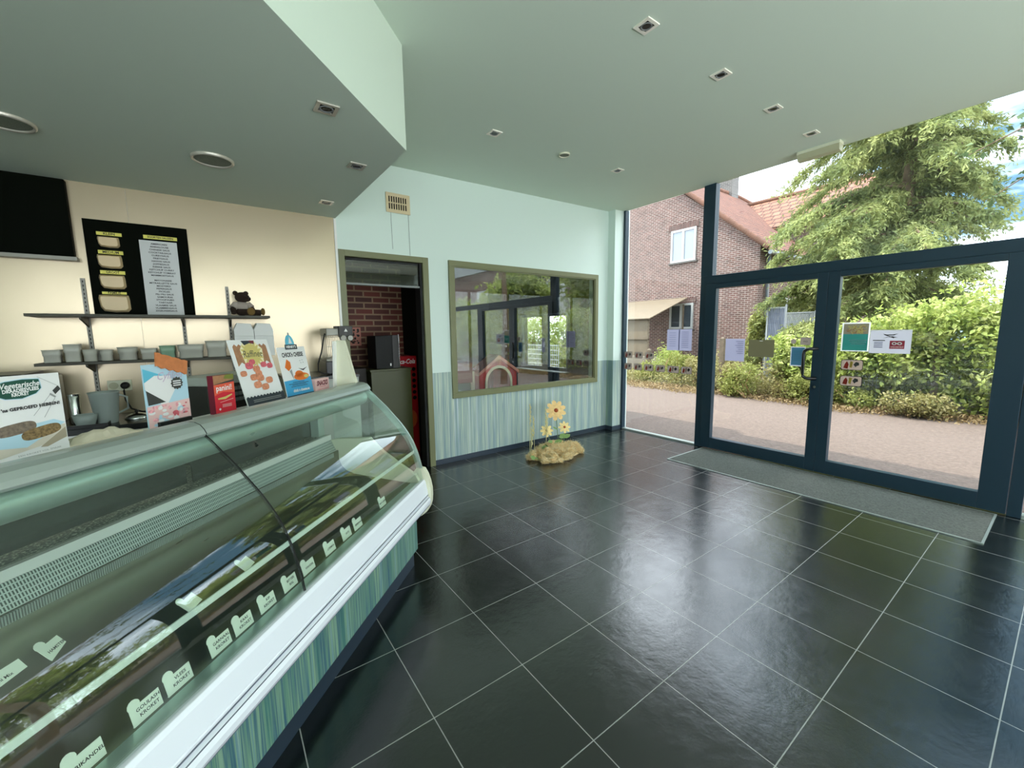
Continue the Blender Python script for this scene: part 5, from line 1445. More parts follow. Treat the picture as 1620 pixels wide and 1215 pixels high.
    for i in range(n * 3):
        s = 0.45 + i * 0.0063
        if s > 2.35: break
        k.box(s, s + 0.0035, 1.545, 1.5512, 0.772, 0.80)
    k.build('grille_teeth', M['alu'], t)
    # steel well
    w = [(1.5515, 0.80), (1.5515, 0.745), (1.535, 0.70), (1.50, 0.665), (1.45, 0.645), (1.35, 0.632), (1.10, 0.602), (1.06, 0.600), (1.06, 0.592), (1.10, 0.594), (1.36, 0.622), (1.46, 0.634), (1.51, 0.655), (1.548, 0.69), (1.562, 0.74), (1.562, 0.80)]
    b = MB(); b.prism_x(w, S0, 2.40, 0, True); b.build('well', M['well_steel'], t)
    b = MB(); b.box(S0, 2.40, 1.001, 1.0595, 0.560, 0.600); b.build('front_ledge', M['alu_green'], t)
    b = MB(); b.box(S0, 2.40, 1.06, 1.60, 0.501, 0.59); b.box(S0, 2.40, 1.5625, 1.62, 0.59, 0.786); b.build('well_body', M['grey'], t)
    # end wall of the well, cream
    ew = [(1.0, 0.601), (1.62, 0.601), (1.62, 0.86), (1.56, 0.875), (1.33, 0.89), (1.24, 0.80), (1.13, 0.72), (1.03, 0.655)]
    b = MB(); b.prism_x(ew, 2.401, 2.428); b.build('end_wall', M['cream'], t, bevel=0.005)
    b = MB(); b.box(2.34, 2.40, 1.64, 1.70, 0.898, 1.18); b.build('end_post', M['alu_green'], t, bevel=0.004)
    b = MB(); b.box(2.12, 2.40, 1.72, 1.90, 0.9, 0.955); b.build('rear_rail', M['cream'], t, bevel=0.01)
    # price rail under the glass
    b = MB(); b.box(0.3, 2.432, 1.0425, 1.0465, 0.786, 0.806); b.build('price_rail', M['rail_pale'], t)
    # end upright above the cover
    up = [(1.552, 1.207), (1.412, 1.236), (1.482, 1.514), (1.515, 1.514)]
    b = MB()
    vs = [(2.44, 1.555, 1.207), (2.44, 1.425, 1.243), (2.44, 1.49, 1.516), (2.44, 1.535, 1.516), (2.385, 1.50, 1.243), (2.385, 1.555, 1.207), (2.40, 1.535, 1.516), (2.40, 1.50, 1.516)]
    b.prism_x([(1.555, 1.2075), (1.415, 1.2425), (1.484, 1.516), (1.535, 1.516)][::-1], 2.425, 2.455)
    b.build('end_upright', M['cream'], t, bevel=0.006)
    b = MB(); b.prism_x([(1.556, 1.2075), (1.545, 1.2275), (1.528, 1.51), (1.54, 1.512)][::-1], 2.395, 2.424); b.build('upright_flange', M['white'], t, bevel=0.004)
    b = MB(); b.lathe([(0.008, 0), (0.008, 0.006)], (2.456, 1.5, 1.35), 12, 0, 'x'); b.build('screw', M['chrome'], t)
    return t
M['groove'] = mat('grey_groove_shade', (104, 112, 124), 0.5)
M['whitealu'] = mat('white_lacquered_aluminium', (238, 242, 248), 0.28)
M['alu_green'] = mat('satin_anodised_aluminium', (186, 206, 198), 0.32, 0.6)
M['dark_door'] = mat('smoked_sliding_door', (10, 26, 24), 0.15)
M['rail_pale'] = mat('pale_green_plastic_rail', (238, 246, 236), 0.4)
M['well_steel'] = mat_steel('well_stainless', (112, 114, 98), 0.34, 'X', 0.1)
def mat_granite():
    m, nt, nd, L, b = newmat('dark_speckled_granite')
    tc = nd.new('ShaderNodeTexCoord'); v = nd.new('ShaderNodeTexNoise'); v.inputs['Scale'].default_value = 130; v.inputs['Detail'].default_value = 2
    L.new(tc.outputs['Object'], v.inputs['Vector'])
    rp = ramp(nd, [(0.38, srgb(18, 28, 20)), (0.50, srgb(66, 78, 60)), (0.57, srgb(128, 138, 112)), (0.64, srgb(214, 216, 200))])
    L.new(v.outputs['Fac'], rp.inputs[0]); L.new(rp.outputs[0], b.inputs['Base Color']); b.inputs['Roughness'].default_value = 0.3
    return m
M['granite'] = mat_granite()
M['granite_light'] = mat('pale_speckled_granite', (168, 172, 158), 0.4, noise=0.55, nscale=220)
def mat_comb():
    m, nt, nd, L, b = newmat('slotted_air_grille')
    tc = nd.new('ShaderNodeTexCoord'); sp = nd.new('ShaderNodeSeparateXYZ'); L.new(tc.outputs['Object'], sp.inputs[0])
    def wav(axis, f, lim):
        mu = nd.new('ShaderNodeMath'); mu.operation = 'MULTIPLY'; mu.inputs[1].default_value = f; L.new(sp.outputs[axis], mu.inputs[0])
        s = nd.new('ShaderNodeMath'); s.operation = 'FRACT'; L.new(mu.outputs[0], s.inputs[0])
        g = nd.new('ShaderNodeMath'); g.operation = 'GREATER_THAN'; g.inputs[1].default_value = lim; L.new(s.outputs[0], g.inputs[0]); return g
    a = wav('X', 1 / 0.0075, 0.5); z = wav('Z', 1 / 0.0145, 0.22)
    mm = nd.new('ShaderNodeMath'); mm.operation = 'MULTIPLY'; L.new(a.outputs[0], mm.inputs[0]); L.new(z.outputs[0], mm.inputs[1])
    mx = nd.new('ShaderNodeMixRGB'); mx.inputs[1].default_value = srgb(196, 206, 200); mx.inputs[2].default_value = srgb(50, 62, 60)
    L.new(mm.outputs[0], mx.inputs[0]); L.new(mx.outputs[0], b.inputs['Base Color']); b.inputs['Metallic'].default_value = 0.4; b.inputs['Roughness'].default_value = 0.35
    return m
M['grille_comb'] = mat_comb()
build_case()

# ------------------------------------------------------------------ price tags in the counter
M['tag'] = mat('cream_price_tag', (244, 248, 232), 0.5)
def price_tag(s, y, z, rz, lines, label, w=0.076, h=0.045, tilt=0.25, circle=True):
    base = (s, y, z)
    t = thing('price_tag', label, 'price tag', (0, 0, 0), 0, 'price tags in the counter')
    c, q = math.cos(RZ), math.sin(RZ)
    t.location = (c * s - q * y, q * s + c * y, z); t.rotation_euler = (-tilt, 0, RZ + rz)
    b = MB(); pts = [(-w / 2, 0), (w / 2, 0), (w / 2, h)]
    if circle:
        pts += [(-w / 2 + 0.026, h)] + [(-w / 2 + 0.013 + 0.0145 * math.cos(a), h + 0.0035 + 0.0145 * math.sin(a)) for a in [math.radians(d) for d in range(0, 211, 30)]]
        pts += [(-w / 2, h - 0.006)]
    else: pts += [(-w / 2, h)]
    b.prism_y(pts, 0, 0.0018, 0); b.build('card', M['tag'], t)
    f = MB(); f.box(-w / 2, w / 2, 0.0019, 0.022, 0.0, 0.0015); f.build('foot', M['tag'], t)
    if lines:
        x = MB(); n = len(lines)
        for i, l in enumerate(lines): x.text(l, 0.006 if n > 1 or circle else 0, h * (0.72 if n == 2 else 0.5) - i * 0.0155, 0.0125 if n == 2 else 0.012, -0.0006, sx=1.0, bold=0.0002)
        x.build('lettering', M['ink'], t)
    return t
rowy = 1.068
names = [(0.635, ['FRIKANDEL'], 'cream price tag ending in DEL, nearest the camera in the front row'), (0.767, ['GOULASH', 'KROKET'], 'cream price tag reading GOULASH KROKET'),
         (0.853, ['VLEES', 'KROKET'], 'cream price tag reading VLEES KROKET'), (0.985, ['GARNAAL', 'KROKET'], 'cream price tag reading GARNAAL KROKET'),
         (1.073, ['KAAS', 'KROKET'], 'cream price tag reading KAAS KROKET'), (1.178, ['KIP', 'KROKET'], 'cream price tag just beyond the KAAS KROKET one, left of the glass joint'),
         (1.293, ['BITTER', 'BAL'], 'cream price tag directly under the joint of the curved panes'), (1.402, ['VIANDEL', ''], 'first price tag beyond the glass joint, well clear of it'),
         (1.548, ['LOEMPIA', ''], 'cream price tag, fifth from the cream end cap'), (1.680, ['SATE', ''], 'cream price tag, fourth from the cream end cap'),
         (1.78, ['BERENHAP', ''], 'cream price tag, third from the cream end cap'), (2.04, ['MINI LOEMPIA', ''], 'farthest price tag of the front row, nearest the cream end cap')]
for s, l, lb in names: price_tag(s, rowy, 0.6005, 0, [q for q in l if q], lb, 0.072)
price_tag(0.858, 1.47, 0.648, 0.35, ['HAMSTER'], 'price tag with a round tab lying tilted in the middle of the well', 0.062, 0.05, 0.7)
price_tag(0.745, 1.47, 0.648, 0.1, ['Bami Mix'], 'plain rectangular tag at the left edge of the photo in the well', 0.10, 0.05, 0.8, False)
price_tag(1.36, 1.30, 0.627, 0.3, [], 'blank tag lying in the well right beside the glass joint', 0.07, 0.045, 0.8)
price_tag(1.12, 1.30, 0.627, 0.3, [], 'blank tag lying in the well left of the glass joint', 0.07, 0.045, 0.8)

# ------------------------------------------------------------------ advertising cards on the rear ledge
def cmat(n, rgb, r=0.4, **k): M[n] = mat(n, rgb, r, **k); return M[n]
cmat('card_white', (228, 228, 226)); cmat('print_green', (22, 76, 62)); cmat('print_grey', (150, 152, 150)); cmat('print_mid', (196, 196, 190)); cmat('crumb_brown', (126, 104, 68), 0.8, noise=0.5, nscale=160)
cmat('crumb_grey', (118, 104, 90), 0.8, noise=0.35, nscale=120); cmat('print_palewood', (206, 198, 182), 0.5, noise=0.1, nscale=12); cmat('print_wood', (164, 152, 130), 0.5)
cmat('print_ltblue', (176, 208, 222)); cmat('print_sky', (96, 184, 210)); cmat('print_cyan', (60, 160, 208)); cmat('print_pink', (226, 160, 166), 0.5, noise=0.3, nscale=120); cmat('print_rose', (206, 96, 106), 0.5, noise=0.25, nscale=90)
cmat('print_terracotta', (196, 120, 72), 0.5, noise=0.1, nscale=50); cmat('print_charcoal', (58, 60, 58)); cmat('print_red', (206, 40, 56)); cmat('print_coral', (222, 92, 66)); cmat('print_orange', (222, 112, 34)); cmat('print_gold', (206, 190, 112))
cmat('print_tan', (164, 118, 84), 0.5, noise=0.2, nscale=40); cmat('print_navy', (36, 46, 54)); cmat('print_cream', (236, 226, 186)); cmat('print_maroon', (110, 24, 44)); cmat('print_nugget', (206, 134, 100), 0.6, noise=0.25, nscale=110); cmat('print_leaf', (112, 120, 48)); cmat('print_lilac', (196, 176, 196)); cmat('print_blush', (228, 190, 186))
def card(name, label, cat, s0, s1, z0, z1, yb, lean=0.0, thick=0.004, body='card_white', outline=None, rz=0.0):
    """flat card on the ledge; lean = how far the top tips back"""
    t = thing(name, label, cat, (0, 0, 0), 0)
    sm = (s0 + s1) / 2; c, q = math.cos(RZ), math.sin(RZ)
    t.location = (c * sm - q * yb, q * sm + c * yb, z0)
    t.rotation_euler = (-math.atan2(lean, z1 - z0), 0, RZ + rz)
    b = MB(); W, H = s1 - s0, (z1 - z0) / math.cos(math.atan2(lean, z1 - z0))
    b.prism_y(outline(W, H) if outline else rect(-W / 2, W / 2, 0, H), 0, thick); b.build('card', M[body], t, bevel=0.0008)
    return t, W, H
class Art:
    def __init__(s, t): s.t = t; s.mb = MB(); s.mats = []; s.k = 1
    def mi(s, m):
        if m not in s.mats: s.mats.append(m)
        return s.mats.index(m)
    def poly(s, pts, m, up=True):
        if up: s.k += 1
        s.mb.flat(pts, -0.00022 * s.k, s.mi(m)); return s
    def txt(s, body, x, z, size, m, **kw):
        s.k += 1; s.mb.text(body, x, z, size, -0.00022 * s.k, s.mi(m), **kw); return s
    def done(s, name='printed_front'): return s.mb.build(name, [M[m] for m in s.mats], s.t)
LZ = 1.2065
def cards():
    # 1 large croquette card
    t, W, H = card('advert_card', 'large white croquette card with a green badge at the left edge of the photo', 'advertising card', 0.70, 1.021, LZ, 1.448, 1.585)
    a = Art(t); X = lambda px: 0.8760 + px * 0.00146 - 0.8605     # px: position across the visible part
    def z(f): return f * H
    a.poly([(X(-10), z(.05)), (W / 2 - .002, z(.16)), (W / 2 - .002, z(.34)), (X(-10), z(.30))], 'print_palewood')
    a.poly([(X(52), z(.10)), (W / 2 - .002, z(.30)), (W / 2 - .002, z(.17)), (X(64), z(.09))], 'print_wood')
    a.poly([(X(-10), z(.17)), (X(32), z(.13)), (X(98), z(.36)), (X(80), z(.42)), (X(-10), z(.36))], 'print_ltblue')
    for (cx, cz, L_, ang, m) in ((X(20), .37, 0.046, 0.12, 'crumb_grey'), (X(58), .29, 0.047, 0.16, 'crumb_brown')):
        pts = []
        for i in range(28):
            u = 2 * PI * i / 28; x_ = L_ * math.copysign(abs(math.cos(u)) ** 0.6, math.cos(u)); y_ = 0.0165 * math.copysign(abs(math.sin(u)) ** 0.75, math.sin(u))
            pts.append((cx + x_ * math.cos(ang) - y_ * math.sin(ang), z(cz) + x_ * math.sin(ang) + y_ * math.cos(ang)))
        a.poly(pts, m)
    bd = [(X(-4), z(.90)), (X(14), z(.935)), (X(40), z(.95)), (X(65), z(.94)), (X(67), z(.83)), (X(58), z(.77)), (X(36), z(.725)), (X(12), z(.735)), (X(-4), z(.79))]
    a.poly([(X(31) + (p[0] - X(31)) * 1.04, (p[1] - z(.83)) * 1.08 + z(.83)) for p in bd], 'print_ltblue'); a.poly(bd, 'print_green')
    a.txt('Vegetarische', X(35), z(.885), 0.022, 'card_white', width=0.086, shear=0.25, rot=0.04, bold=0.0005)
    a.txt('DRAADJESVLEES', X(36), z(.825), 0.014, 'card_white', width=0.080, rot=0.03, bold=0.0006); a.txt('KROKET', X(34), z(.778), 0.014, 'card_white', width=0.038, rot=0.03, bold=0.0006)
    a.txt("HET 'ns GEPROEFD HEBBEN!", X(39), z(.61), 0.0125, 'ink', width=0.158, rot=0.03, bold=0.0005)
    a.poly([(X(84), z(.78)), (X(94), z(.84)), (X(98), z(.79)), (X(88), z(.73))], 'print_charcoal')
    a.poly([(X(78), z(.735)), (X(80), z(.755)), (X(89), z(.70)), (X(86), z(.69))], 'print_grey')
    for p, q in (((X(62), z(.97)), (X(94), z(.83))), ((X(78), z(.73)), (X(48), z(.50))), ((X(86), z(.69)), (X(64), z(.46)))):
        a.poly([p, (p[0] + .0015, p[1]), (q[0] + .0015, q[1]), q], 'print_grey')
    a.poly([(X(-10), z(.012)), (W / 2 - .001, z(.012)), (W / 2 - .001, z(.11)), (X(-10), z(.05))], 'card_white')
    a.txt('EEN KROKET VOL SMAAK', X(50), z(.05), 0.007, 'print_grey', width=0.10, rot=0.03)
    a.done()
    # 2 pale blue cornet card with terracotta topper in a black holder
    t, W, H = card('advert_card', 'pale blue card with a white cornet and a wavy terracotta topper', 'advertising card', 1.268, 1.438, LZ + 0.004, 1.450, 1.585, 0.0, 0.006, 'print_ltblue')
    a = Art(t)
    z = lambda f: f * H
    a.poly([(-W / 2, z(.94)), (-0.005, z(.80)), (-0.05, z(.66)), (-W / 2, z(.60))], 'print_sky')
    a.poly([(-W / 2, z(.72)), (-0.045, z(.82)), (0.015, z(.80)), (0.035, z(.60)), (-0.005, z(.34)), (-0.02, z(.30)), (-W / 2, z(.62))], 'card_white')
    a.poly([(-W / 2 + .003, z(.60)), (-0.012, z(.38)), (-W / 2 + .006, z(.36))], 'print_charcoal')
    a.poly([(-W / 2, z(.0)), (W / 2, z(.0)), (W / 2, z(.38)), (-W / 2, z(.34))], 'print_blush')
    rr = random.Random(2)
    for i in range(46):
        cx, cz = rr.uniform(-0.075, 0.075), rr.uniform(.03, .33); a.poly(circ(cx, z(cz), rr.uniform(.004, .013), 9, rr.uniform(.003, .009)), rr.choice(['print_pink', 'print_rose', 'card_white', 'print_pink', 'print_ltblue', 'card_white']), up=(i % 6 == 0))
    a.txt('Cyfilou', 0.01, z(.80), 0.042, 'print_lilac', width=0.10, shear=0.35)
    a.poly(star(0.038, z(.665), 0.026, 0.0215, 12), 'print_charcoal')
    for q in (.70, .665, .63): a.poly(rect(0.022, 0.054, z(q) - 0.0022, z(q) + 0.0022), 'card_white', up=(q == .70))
    a.done()
    tp = MB(); wv = [(-0.04 + i * 0.0075, 0.232 - i * 0.0026 + 0.0032 * math.sin(i * 1.57)) for i in range(17)]
    top = [(-0.036 + i * 0.0125, 0.285 - i * 0.0042 + 0.0018 * math.sin(i * 2.2)) for i in range(11)][::-1]
    tp.prism_y(wv + top, -0.008, -0.0022); tp.build('topper', M['print_terracotta'], t, label='wavy terracotta topper')
    hd = MB(); hd.box(-0.055, 0.075, -0.016, -0.0021, -0.0035, 0.018); hd.build('holder', M['black'], t)
    # 3 small red box
    t, W, H = card('advert_box', 'small red box card with a bread roll picture', 'advertising card', 1.557, 1.666, LZ, 1.379, 1.585, 0.0, 0.030, 'print_maroon')
    a = Art(t); z = lambda f: f * H
    a.poly(rect(-W / 2, W / 2, 0, H), 'print_red'); a.poly([(-W / 2, z(.48)), (-0.01, z(.56)), (W / 2, z(.5)), (W / 2, z(.78)), (-W / 2, z(.78))], 'print_coral')
    a.poly([(-W / 2, z(.76)), (W / 2, z(.80)), (W / 2, H), (-W / 2, H)], 'print_tan'); a.poly([(0.0, z(.90)), (W / 2, z(.86)), (W / 2, H), (0.01, H)], 'print_leaf')
    a.poly([(-W / 2, z(.76)), (W / 2, z(.80)), (W / 2, z(.86)), (-W / 2, z(.77))], 'print_charcoal')
    a.txt('panini!', -0.002, z(.66), 0.036, 'card_white', width=0.082, bold=0.0006)
    a.poly([(-0.038, z(.375)), (0.0, z(.36)), (0.038, z(.45)), (0.036, z(.48)), (0.0, z(.43)), (-0.04, z(.41))], 'print_gold')
    a.poly([(-0.03, z(.29)), (0.042, z(.34)), (0.042, z(.352)), (-0.03, z(.30))], 'print_blush')
    for q in (.22, .19, .16): a.poly(rect(-0.02, 0.03, z(q), z(q) + 0.0022), 'print_blush', up=(q == .22))
    a.poly(star(-0.034, z(.12), 0.007, 0.004, 4), 'card_white'); a.done()
    # 4 tall snack card leaning back
    t, W, H = card('advert_card', 'tall white card with golden zigzag banner and pink snack pieces, leaning back', 'advertising card', 1.738, 1.995, LZ, 1.533, 1.585, 0.085)
    a = Art(t); z = lambda f: f * H
    zz = [(-W / 2 + .02 + i * (W - .04) / 16, z(.90) + (0.012 if i % 2 else 0)) for i in range(17)]; zb = [(-W / 2 + .02 + i * (W - .04) / 8, z(.60) + (0.02 if i % 2 else 0)) for i in range(9)]
    a.poly(zb + zz[::-1], 'print_tan')
    za = [(-0.06 + i * 0.015, z(.62) - (0.006 if i % 2 else 0)) for i in range(9)]
    a.poly(za + [(0.075, z(.85)), (0.04, z(.955)), (0.02, z(.92)), (0.0, z(.96)), (-0.025, z(.92)), (-0.045, z(.95)), (-0.07, z(.85))], 'print_cream')
    a.poly(star(0, z(.78), 0.075, 0.05, 18), 'print_gold')
    a.poly([(-0.05, z(.985)), (0.035, z(.985)), (0.03, z(.93)), (0.0, z(.945)), (-0.035, z(.915))], 'print_navy'); a.poly([(0.0, z(.985)), (0.035, z(.985)), (0.03, z(.94)), (0.01, z(.94))], 'print_maroon')
    a.txt('Raffinee', 0.0, z(.775), 0.05, 'print_charcoal', width=0.125, shear=0.3)
    sp = [(-0.045, .60, .022, 'print_rose'), (-0.02, .655, .017, 'print_rose'), (-0.005, .545, .020, 'print_nugget'), (0.05, .60, .018, 'print_rose'), (0.09, .575, .018, 'print_rose'), (-0.095, .49, .018, 'print_nugget'), (0.0, .47, .019, 'print_nugget'),
          (-0.04, .42, .020, 'print_nugget'), (0.0, .40, .022, 'print_nugget'), (0.055, .35, .021, 'print_nugget'), (-0.03, .30, .022, 'print_nugget'), (0.015, .255, .021, 'print_nugget')]
    for cx, cz, r, m in sp: a.poly([(cx + r * 1.15 * math.copysign(abs(math.cos(u)) ** .7, math.cos(u)), z(cz) + r * .8 * math.copysign(abs(math.sin(u)) ** .7, math.sin(u)) + 0.1 * r * math.cos(u)) for u in [2 * PI * i / 18 for i in range(18)]], m)
    sw = [(-W / 2 + i * W / 24, z(.125) + (0.008 if i % 2 else 0)) for i in range(25)]
    a.poly([(-W / 2, 0.001), (W / 2, 0.001)] + sw[::-1], 'print_navy')
    for q in (.075, .05): a.poly(rect(-0.09, 0.10, z(q), z(q) + 0.003), 'print_grey', up=(q == .075))
    a.done()
    # 5 chicken and cheese card
    t, W, H = card('advert_card', 'white and blue chicken and cheese snack card with a round blue topper', 'advertising card', 2.015, 2.244, LZ, 1.486, 1.585, 0.045)
    a = Art(t); z = lambda f: f * H
    a.poly([(-W / 2, .001), (W / 2, .001), (W / 2, z(.36)), (-W / 2, z(.33))], 'print_cyan')
    a.txt("CHICK'n CHEESE", 0.0, z(.84), 0.034, 'ink', width=0.175, bold=0.0012)
    a.poly([(-0.085, z(.60)), (-0.06, z(.76)), (-0.035, z(.70)), (-0.035, z(.58)), (-0.06, z(.52))], 'print_orange'); a.poly([(-0.055, z(.52)), (-0.035, z(.55)), (-0.032, z(.32))], 'print_grey')
    a.poly(circ(0.035, z(.385), 0.065, 24, 0.022), 'print_orange'); a.poly(circ(0.02, z(.44), 0.035, 18, 0.020), 'print_orange', up=False); a.poly(circ(0.075, z(.38), 0.020, 14, 0.010), 'print_gold')
    a.poly([(0.02, z(.56)), (0.06, z(.50)), (0.10, z(.57)), (0.06, z(.53))], 'ink')
    for (x_, q) in ((0.045, .70), (0.065, .71), (0.05, .655), (0.07, .66)): a.poly(rect(x_, x_ + 0.006, z(q), z(q) + 0.005), 'print_grey', up=False)
    for q, w in ((.28, .05), (.25, .085), (.225, .06), (.195, .07)): a.poly(rect(-w, w, z(q), z(q) + 0.003), 'print_navy', up=(q == .28))
    a.txt('chick n cheese.eu', 0.01, z(.115), 0.022, 'card_white', width=0.14, bold=0.001)
    a.poly(rect(-W / 2, W / 2, .001, z(.03)), 'print_navy'); a.done()
    tp = MB(); pts = [(-0.05, H - 0.01), (0.045, H - 0.01), (0.045, H + 0.012)] + [(0.0 + 0.036 * math.cos(u) - 0.005, H + 0.012 + 0.058 * math.sin(u)) for u in [PI * i / 14 for i in range(15)]] + [(-0.05, H + 0.012)]
    tp.prism_y(pts, -0.003, -0.0011); tp.build('topper', M['print_sky'], t)
    a = Art(t); a.k = 15; a.poly(rect(-0.052, 0.048, H - 0.014, H + 0.014), 'print_navy'); a.txt("HENRY'S", -0.002, H, 0.019, 'card_white', width=0.08, bold=0.0008)
    a.poly([(-0.016, H + 0.02), (-0.002, H + 0.06), (0.012, H + 0.02)], 'card_white'); a.poly(circ(-0.005, H + 0.075, 0.008, 12), 'print_grey'); a.done('topper_print')
    # 6 small pink packet
    t, W, H = card('pink_box', 'small low pink box printed in dark red beside the cream upright', 'box', 2.258, 2.40, LZ, 1.283, 1.585, 0.0, 0.03, 'print_blush')
    a = Art(t); z = lambda f: f * H; rr = random.Random(5)
    a.txt('SNACKS', 0.0, z(.62), 0.04, 'print_maroon', width=0.11, bold=0.002, shear=0.2); a.poly(rect(-0.03, 0.035, z(.32), z(.36)), 'print_rose'); a.poly(rect(-0.05, 0.06, z(.14), z(.17)), 'print_rose'); a.done()
cards()
def ledge_things():
    # crumpled wrapping paper between the first two cards
    rr = random.Random(9); n = 14; m = 5; vs = []
    for i in range(n):
        for j in range(m):
            s = 1.03 + i * 0.0175; y = 1.60 + j * 0.016
            vs.append((s, y, 1.2068 + max(0, 0.030 * math.sin(PI * i / (n - 1)) * math.sin(PI * (j + .3) / m)) + rr.uniform(0, 0.008)))
    b = MB(); k = len(vs); vs2 = [(v[0], v[1], 1.2066) for v in vs]
    fs = [[i * m + j, (i + 1) * m + j, (i + 1) * m + j + 1, i * m + j + 1] for i in range(n - 1) for j in range(m - 1)]
    per = [i * m for i in range(n)] + [(n - 1) * m + j for j in range(1, m)] + [i * m + m - 1 for i in range(n - 2, -1, -1)] + [j for j in range(m - 2, 0, -1)]
    b.add(vs + vs2, fs + [[k + q for q in f][::-1] for f in fs] + [[per[i], per[(i + 1) % len(per)], k + per[(i + 1) % len(per)], k + per[i]] for i in range(len(per))])
    o = b.build('wrapping_paper', M['kraft'])
    o.data.transform(Matrix.Translation((-1.14, -1.63, -1.2066))); c, q = math.cos(RZ), math.sin(RZ)
    o.location = (c * 1.14 - q * 1.63, q * 1.14 + c * 1.63, 1.2066); o.rotation_euler = (0, 0, RZ)
    tag(o, 'crumpled beige wrapping paper on the ledge between the croquette card and the cornet card', 'paper')
    # cash terminal behind the red box
    t = thing('cash_register', 'silver framed black cash register behind the small red box', 'cash register', (1.9, 1.86, 0.8985), RZ)
    b = MB(); b.box(1.735, 2.10, 1.80, 1.99, 0.8985, 1.305); b.build('casing', M['grey_dark'], t, bevel=0.006)
    b = MB(); b.box(1.735, 2.10, 1.79, 2.0, 1.3055, 1.35); b.build('top_panel', M['grey_case'], t, bevel=0.006)
    b = MB(); b.box(1.735, 1.775, 1.786, 1.799, 1.18, 1.305); b.build('silver_edge', M['chrome'], t)
    b = MB()
    for i in range(10):
        for j in range(3): b.box(1.80 + i * 0.028, 1.82 + i * 0.028, 1.792, 1.7995, 1.21 + j * 0.03, 1.228 + j * 0.03)
    b.build('keys', M['grey'], t)
M['kraft'] = mat('beige_wrapping_paper', (214, 204, 180), 0.7)
ledge_things()

# ------------------------------------------------------------------ notices and stickers on the glass
def sticker(name, label, cat, y0, y1, z0, z1, body, group=None, thick=0.0012, rr_=0.0, x=XG - 0.0015, circle=False):
    t = thing(name, label, cat, (0, 0, 0), 0, group)
    t.location = (x, (y0 + y1) / 2, z0); t.rotation_euler = (0, 0, -PI / 2)
    W, H = abs(y1 - y0), z1 - z0
    b = MB()
    b.flat(circ(0, H / 2, W / 2, 28) if circle else rrect(-W / 2, W / 2, 0, H, rr_, 4) if rr_ else rect(-W / 2, W / 2, 0, H), -thick)   # a sheet of film
    b.build('sheet', M[body], t)
    a = Art(t); a.k = 0
    class A2(Art): pass
    a.off = thick
    return t, W, H, a
def shift(a):   # put the print just in front of the sheet
    a.mb.v = [(v[0], v[1] - 0.0013, v[2]) for v in a.mb.v]; a.done()
cmat('notice_grey', (158, 158, 182), 0.6); cmat('paper_film', (240, 240, 238), 0.6); cmat('notice_grey2', (120, 122, 146), 0.6); cmat('notice_olive', (92, 90, 66), 0.6); cmat('notice_blue', (84, 136, 158), 0.6); cmat('notice_teal', (56, 134, 124), 0.6)
cmat('notice_silver', (192, 192, 200), 0.6); cmat('sticker_grey', (134, 124, 114), 0.6); cmat('sticker_rim', (120, 112, 104), 0.6); cmat('sticker_red', (150, 62, 54), 0.6); cmat('sticker_dark', (50, 52, 50), 0.6); cmat('sticker_pale', (160, 142, 128), 0.6); cmat('print_duored', (160, 66, 76)); cmat('sticker_yellow', (176, 172, 84), 0.6)
